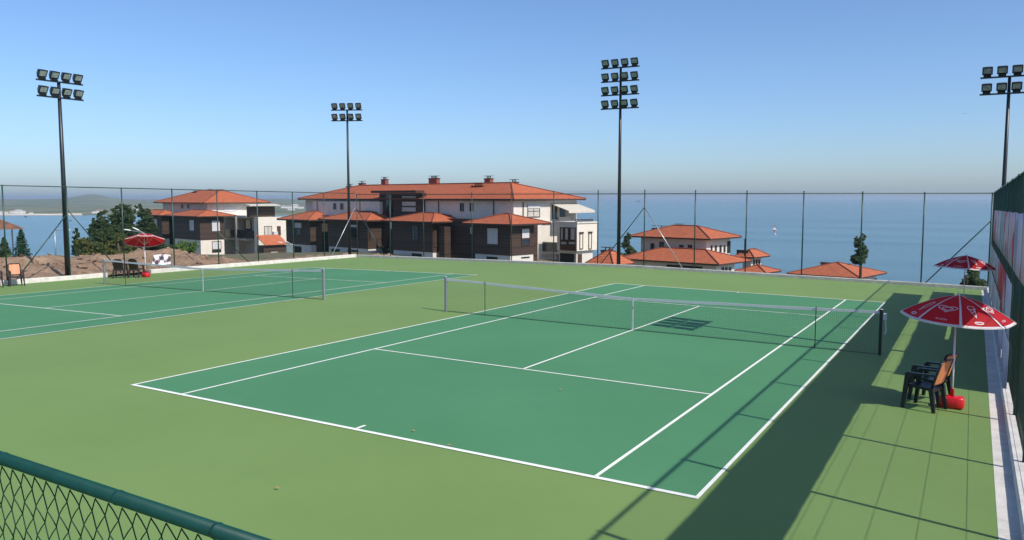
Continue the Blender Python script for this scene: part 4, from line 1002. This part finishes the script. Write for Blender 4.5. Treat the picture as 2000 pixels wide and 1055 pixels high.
# ---- white poster tied to the left fence
M_post = bpy.data.materials.new('poster_print'); M_post.use_nodes = True
N = M_post.node_tree.nodes; L = M_post.node_tree.links; p = N['Principled BSDF']; p.inputs['Roughness'].default_value = .6
tc = N.new('ShaderNodeTexCoord'); n1 = N.new('ShaderNodeTexNoise'); n1.inputs['Scale'].default_value = 3.6; n1.inputs['Detail'].default_value = 2; L.new(tc.outputs['Object'], n1.inputs[0])
cr = N.new('ShaderNodeValToRGB'); e = cr.color_ramp.elements; e[0].position = .40; e[0].color = (.06, .05, .07, 1); e[1].position = .50; e[1].color = (.45, .30, .36, 1); k_ = e.new(.54); k_.color = (.74, .73, .72, 1)
L.new(n1.outputs[0], cr.inputs[0]); L.new(cr.outputs[0], p.inputs['Base Color'])
q = [on_plane(u, v, Vector((XL-.06, 0, 0)), Vector((1, 0, 0))) for u, v in ((296, 519.5), (333, 516), (333, 498), (320, 496.5), (300, 498))]
mb = MB(); mb.prism(q, (.012, 0, 0)); ps = mb.build('poster', M_post, fix=True)
tag(ps, 'white poster with dark printed figures tied low on the left fence', 'poster')

# ================================================================== TREES
def rnd_dir():
    z = random.uniform(-1, 1); t = random.uniform(0, 2*PI); r = math.sqrt(1-z*z); return Vector((r*math.cos(t), r*math.sin(t), z))
def leaf(mb, p, s, nrm=None):
    a = rnd_dir(); b = a.orthogonal().normalized()*s*random.uniform(.35, .6); a = a*s
    k = len(mb.v); mb.v += [p-a*.6, p+b, p+a*.6, p-b]; mb.f.append((k, k+1, k+2, k+3))
def tree(name, label, x, y, z0, htrunk, lobes, m_, nleaf, s, group=None, r=.16, zb=None):
    root = thing(name, label, 'tree', (x, y, z0), group); base = Vector((x, y, z0))
    mb = MB(); top = base+Vector((random.uniform(-.2, .2), random.uniform(-.2, .2), htrunk))
    mb.tube([base-EZ*.4, base.lerp(top, .5)+Vector((.08, -.05, 0)), top], [r*1.25, r*.8, r*.35], 8)
    for (cx, cy_, cz, rx, rz) in lobes:
        e = base+Vector((cx, cy_, cz)); st = base.lerp(top, min(1, max(.25, (cz-rz*.6)/max(htrunk, .1))))
        mb.tube([st, st.lerp(e, .6)+EZ*.1, e], [r*.45, r*.28, .02], 6)
    mb.build('trunk', M_bark, root, smooth=True)
    mb = MB(); tot = sum(l[3]**2*l[4] for l in lobes)
    for (cx, cy_, cz, rx, rz) in lobes:
        n = int(3.2*nleaf*rx*rx*rz/tot); ncl = max(8, n//30)
        for _ in range(ncl):
            d = rnd_dir(); q = random.uniform(.25, 1.0)**.5; c = base+Vector((cx+d.x*rx*q, cy_+d.y*rx*q, cz+d.z*rz*q)); cr_ = random.uniform(.22, .42)*rx
            for _ in range(n//ncl):
                e = rnd_dir()*cr_*random.uniform(.2, 1); leaf(mb, c+Vector((e.x, e.y, e.z*.6)), s*random.uniform(.42, .9))
    mb.build('crown', m_, root); return root
def lobes_fill(w_, h_, z0_, n, rx, rz, taper=.5):
    out = []
    for i in range(n):
        f = i/(n-1) if n > 1 else .5; ww = w_*(1-taper*f); t = random.uniform(0, 2*PI); q = ww*random.uniform(.15, .8)
        out.append((q*math.cos(t), q*math.sin(t), z0_+h_*f, rx*(1-.4*f)*random.uniform(.8, 1.2), rz*random.uniform(.8, 1.2)))
    return out
def tree_px(name, label, u, D, vtop, vbot, hw_px, m_, nleaf, s, n=9, taper=.5, group=None, rxs=.5):
    P = gp(u, D); z0 = min(terr(P.x, P.y), zat(vbot, D)); zt = zat(vtop, D); zb_ = zat(vbot, D); W_ = hw_px*D/FPX; Hc = zt-zb_
    tree(name, label, P.x, P.y, z0, (zt-z0)*.85, lobes_fill(W_*.8, Hc*.8, zb_-z0+Hc*.1, n, W_*rxs, max(.35, Hc*.16), taper), m_, nleaf, s, group)
gt = 'trees behind the soil bank'
tree_px('pine_tree', 'broad dark pine left of the white house, tallest of its clump', 238, 100, 400, 500, 54, M_pine, 9000, .26, n=14, group=gt, taper=.45)
tree_px('pine_tree', 'dark pine at the left side of the clump over the bay', 190, 95, 416, 500, 44, M_pine, 6000, .25, n=11, group=gt, taper=.5)
tree_px('pine_tree', 'dark pine touching the left wall of the white house', 282, 112, 402, 492, 34, M_pine, 5000, .26, n=9, group=gt, taper=.4)
tree_px('young_pine', 'thin young pine at the water side of the clump', 148, 85, 450, 504, 16, M_pine, 1800, .2, n=7, group=gt)
tree_px('olive_bush', 'yellow green bushy tree low before the dark pines', 180, 72, 466, 508, 38, M_bush, 4500, .17, n=9, taper=.3)
tree_px('olive_bush', 'olive green bush under the broad dark pine', 232, 74, 458, 508, 30, M_bush, 3500, .17, n=8, taper=.3)
tree_px('leafy_shrub', 'dark green shrub behind the brown chairs and parasol', 306, 78, 466, 507, 40, M_pine, 4000, .18, n=9, taper=.2)
# tall green reeds before the white house
P = gp(357, 84); rd = thing('bamboo_shrub', 'bright green bamboo shrub before the white house', 'shrub', (P.x, P.y, terr(P.x, P.y)))
mb = MB(); ms = MB()
for k in range(46):
    b0 = Vector((P.x+random.uniform(-1, 1), P.y+random.uniform(-.8, .8), rd.location.z)); hgt = zat(random.uniform(468, 488), 84)-b0.z; tip = b0+Vector((random.uniform(-.5, .5), random.uniform(-.5, .5), hgt))
    ms.tube([b0, b0.lerp(tip, .6), tip], [.02, .014, .005], 4)
    for j in range(26): leaf(mb, b0.lerp(tip, random.uniform(.3, 1))+rnd_dir()*.15, .17)
ms.build('stems', M_bush, rd); mb.build('leaves', M_reed, rd)
# spruces: whorls of drooping boughs
def spruce(label, u, D, vtop, vbot, hw, m_):
    P = gp(u, D); zt, zb_ = zat(vtop, D), zat(vbot, D); z0 = min(zb_-.3, terr(P.x, P.y)+.0); W_ = hw*D/FPX; root = thing('spruce_tree', label, 'tree', (P.x, P.y, z0), 'small spruces at the left')
    MB().tube([(P.x, P.y, z0-.3), (P.x, P.y, zt)], [.09, .012], 7).build('trunk', M_bark, root, smooth=True)
    mb = MB(); nl = 15
    for i in range(nl):
        f = i/(nl-1); z = zb_+(zt-zb_)*f; rr = W_*(1-f)**.85*random.uniform(.8, 1.15)+.05
        for k in range(9):
            t = 2*PI*(k+random.uniform(-.3, .3))/9+i
            for j in range(15):
                q = random.uniform(.1, 1); c = Vector((P.x+rr*q*math.cos(t), P.y+rr*q*math.sin(t), z-.16*rr*q+.05*q*q)); leaf(mb, c+rnd_dir()*.06, .10*random.uniform(.7, 1.3))
    mb.build('crown', m_, root)
spruce('small blue green spruce between the shelter and the left mast', 41, 58, 451, 513, 22, M_spruce)
spruce('dark spruce beneath the brown shelter at the left edge', 7, 56, 466, 516, 17, M_pine)
# pine before the sea, tree by the tiered house, trees past the corner
P = gp(1682, 92); z0 = terr(P.x, P.y); Dq = 92
lb = []
for i in range(9):
    f = i/8; lb.append((random.uniform(-.35, .35), random.uniform(-.3, .3), zat(509-46*f, Dq)-z0, (.72-.3*f)*random.uniform(.8, 1.1), .45))
tree('tall_pine', 'lone dark pine on a thin trunk rising before the open sea', P.x, P.y, z0, zat(465, Dq)-z0, lb, M_pine, 3600, .2, r=.10)
tree_px('pine_tree', 'dark tree left of the tiered house behind the mast', 1226, 96, 458, 505, 17, M_pine, 3000, .22, n=8)
tree_px('dark_shrub', 'dark bushy tree past the far right corner of the fence', 1908, 62, 527, 572, 26, M_pine, 4000, .16, n=9, taper=.35)
tree_px('dark_shrub', 'low dark bush beside the shrub at the right corner', 1886, 64, 545, 575, 18, M_pine, 2000, .16, n=6, taper=.35)

# ================================================================== FAR SHORE, BOATS, BIRDS
def far_house(u, D, w_, hgt, m_, roofm, label):
    w_, hgt = w_*.55, hgt*.6
    P = gp(u, D); z = far_z(u, D, P); r = thing('far_house', label, 'house', (P.x, P.y, z), 'buildings on the far shore')
    MB().box((P.x, P.y, z+hgt/2-2), (w_, w_*.7, hgt+4), (RT, FH, EZ)).build('wall', m_, r)
    o = Vector((P.x, P.y, z+hgt)); a, b, hh = w_*.55, w_*.4, hgt*.35
    q = [o-RT*a-FH*b, o+RT*a-FH*b, o+RT*a+FH*b, o-RT*a+FH*b]; t0, t1 = o-RT*a*.5+EZ*hh, o+RT*a*.5+EZ*hh
    mb = MB(); mb.poly([q[0], q[1], t1, t0]); mb.poly([q[1], q[2], t1]); mb.poly([q[2], q[3], t0, t1]); mb.poly([q[3], q[0], t0]); mb.build('roof', roofm, r)
M_fw = mat('far_white', (.75, .73, .70), .8); M_fr = mat('far_roof', (.36, .20, .15), .9); M_fg = mat('far_grey_roof', (.55, .53, .50), .9)
for u, D, w_, hh, rm, lb_ in ((6, 1480, 16, 6, M_fg, 'tiny white building at the left edge of the far shore'), (14, 1500, 12, 5, M_fr, 'tiny house second from the left on the far shore'), (30, 1520, 22, 8, M_fr, 'wider pinkish house on the far shore left of the mast'), (39, 1500, 24, 9, M_fg, 'largest pale house on the far shore left of the mast'), (47, 1530, 14, 7, M_fr, 'small house right of the largest pale one on the far shore'),
      (63, 1490, 10, 4, M_fr, 'lone tiny house by the beach left of the mast'), (187, 1520, 16, 5, M_fg, 'low white building on the shore above the pines'), (197, 1500, 18, 9, M_fr, 'gabled white house on the shore above the pines'), (204, 1540, 14, 7, M_fg, 'white house right of the gabled one above the pines'), (262, 1900, 34, 7, M_fg, 'long low white building inland above the pine tops'),
      (556, 2300, 26, 9, M_fg, 'leftmost white block of the hill town between the houses'), (566, 2250, 30, 11, M_fr, 'white block in the hill town with a dark roof'), (577, 2300, 34, 14, M_fg, 'tallest white block of the hill town between the houses'), (588, 2200, 28, 9, M_fr, 'rightmost white block of the hill town by the long house'), (570, 1900, 26, 6, M_fg, 'lowest white block of the hill town near the water')):
    far_house(u, D, w_, hh, M_fw, rm, lb_)
def boat(u, v, label, s, m_):
    D = (CAM.z-SEA)*FPX/(v-HV); P = gp(u, D); r = thing('boat', label, 'boat', (P.x, P.y, SEA), 'boats on the water'); o = Vector((P.x, P.y, SEA))
    mb = MB(); st = [(-1, .25, .5), (-.6, .34, .45), (.2, .34, .48), (.7, .2, .58), (1, .0, .7)]
    for x, w_, hh in st: mb.v += [o+RT*x*s-FH*w_*s+EZ*hh*s*.6, o+RT*x*s+FH*w_*s+EZ*hh*s*.6, o+RT*x*s*.9+FH*w_*.5*s-EZ*.1*s, o+RT*x*s*.9-FH*w_*.5*s-EZ*.1*s]
    for i in range(4):
        for k in range(4): mb.f.append((i*4+k, i*4+(k+1) % 4, i*4+4+(k+1) % 4, i*4+4+k))
    mb.f.append((3, 2, 1, 0)); mb.build('hull', m_, r, fix=True); MB().box(o-RT*.1*s+EZ*.5*s, (.6*s, .4*s, .45*s), (RT, FH, EZ)).build('cabin', m_, r)
M_boat = mat('boat_dark', (.05, .06, .08), .6)
boat(52, 424, 'small dark boat moored near the far beach', 2.6, M_boat); boat(139, 431.5, 'tiny dark boat out in the bay right of the left mast', 1.9, M_boat); boat(1246, 394.5, 'dark ship far out on the hazy sea', 16, M_boat)
def bird(label, c, span, m_, bank, yaw):
    r = thing('bird', label, 'bird', c, 'birds in the air'); c = Vector(c)
    X_ = (RT*math.cos(yaw)+FH*math.sin(yaw)); Y_ = EZ.cross(X_).normalized(); Rm = Matrix.Rotation(bank, 3, X_); Yb, Zb = Rm @ Y_, Rm @ EZ
    mb = MB(); mb.tube([c-X_*.24*span, c-X_*.1*span, c+X_*.05*span, c+X_*.17*span, c+X_*.25*span], [.008*span, .04*span, .055*span, .035*span, .006*span], 10)
    for s in (-1, 1):
        st = [(0, .02, .11, 0), (.16, .07, .10, .07), (.34, .04, .08, .07), (.52, -.09, .03, -.01), (.6, -.15, .005, -.05)]; b0 = len(mb.v)
        for (y, x, w_, z) in st:
            for (dx, dz) in ((w_, 0), (0, .012), (-w_, 0), (0, -.008)): mb.v.append(c+(X_*(x+dx)+Yb*s*y+Zb*(z+dz))*span)
        for i in range(4):
            for k in range(4): mb.f.append((b0+i*4+k, b0+i*4+(k+1) % 4, b0+i*4+4+(k+1) % 4, b0+i*4+4+k))
        mb.f.append(tuple(b0+16+k for k in range(4)))
    mb.prism([c-X_*.2*span, c-X_*.34*span+Yb*.07*span, c-X_*.34*span-Yb*.07*span], Zb*.008*span); mb.build('body', m_, r, fix=True)
bird('white gull banking low over the sea with curved wings', dep(1513, 448.5, 100), 1.35, mat('gull_white', (.85, .85, .85), .7), math.radians(78), 2.6)
bird('small dark bird high in the sky left of the right mast', dep(1884, 222, 140), .55, mat('bird_dark', (.03, .03, .035), .8), .2, .3)
# fallen leaves on the court
M_dry = mat('dry_leaf', (.42, .25, .10), .8)
for u, v, lb_ in ((541, 955, 'dry leaf on the light green paving near the wire fence'), (807, 843, 'pale scrap on the dark court near the baseline'), (877, 871, 'dry leaf lying on the near baseline'), (1594, 749, 'dry leaf on the right sideline'), (1095, 762, 'tiny dry leaf in the near service box')):
    d = ray(u, v); t = 20
    for _ in range(40): P = CAM+d*t; t = (G(P.x, P.y)+.012-CAM.z)/d.z
    mb = MB(); a = random.uniform(0, 6); s = .035
    ring_ = [(1, 0), (.45, .4), (-.5, .38), (-1, 0), (-.5, -.38), (.45, -.4)]
    mb.v = [P+Vector(((x*math.cos(a)-y*math.sin(a))*s, (x*math.sin(a)+y*math.cos(a))*s, .012+abs(y)*.02)) for x, y in ring_]; mb.v += [p_+Vector((0, 0, .002)) for p_ in mb.v[:6]]
    mb.f = [(5, 4, 3, 2, 1, 0), (6, 7, 8, 9, 10, 11)]+[(k, (k+1) % 6, 6+(k+1) % 6, 6+k) for k in range(6)]
    tag(mb.build('fallen_leaf', M_dry), lb_, 'leaf', 'litter on the courts')

# ================================================================== HAZE
HZ = 30000
hz = MB().box((CAM.x, CAM.y, (SEA-10+34)/2), (2*HZ, 2*HZ, 34-(SEA-10)), None)
mh = bpy.data.materials.new('haze_air'); mh.use_nodes = True; N = mh.node_tree.nodes; N.clear()
ou = N.new('ShaderNodeOutputMaterial'); pv = N.new('ShaderNodeVolumePrincipled'); pv.inputs['Color'].default_value = (.70, .85, 1, 1); pv.inputs['Density'].default_value = .00013; pv.inputs['Anisotropy'].default_value = .2
mh.node_tree.links.new(pv.outputs[0], ou.inputs['Volume'])
tag(hz.build('haze', mh), kind='stuff')
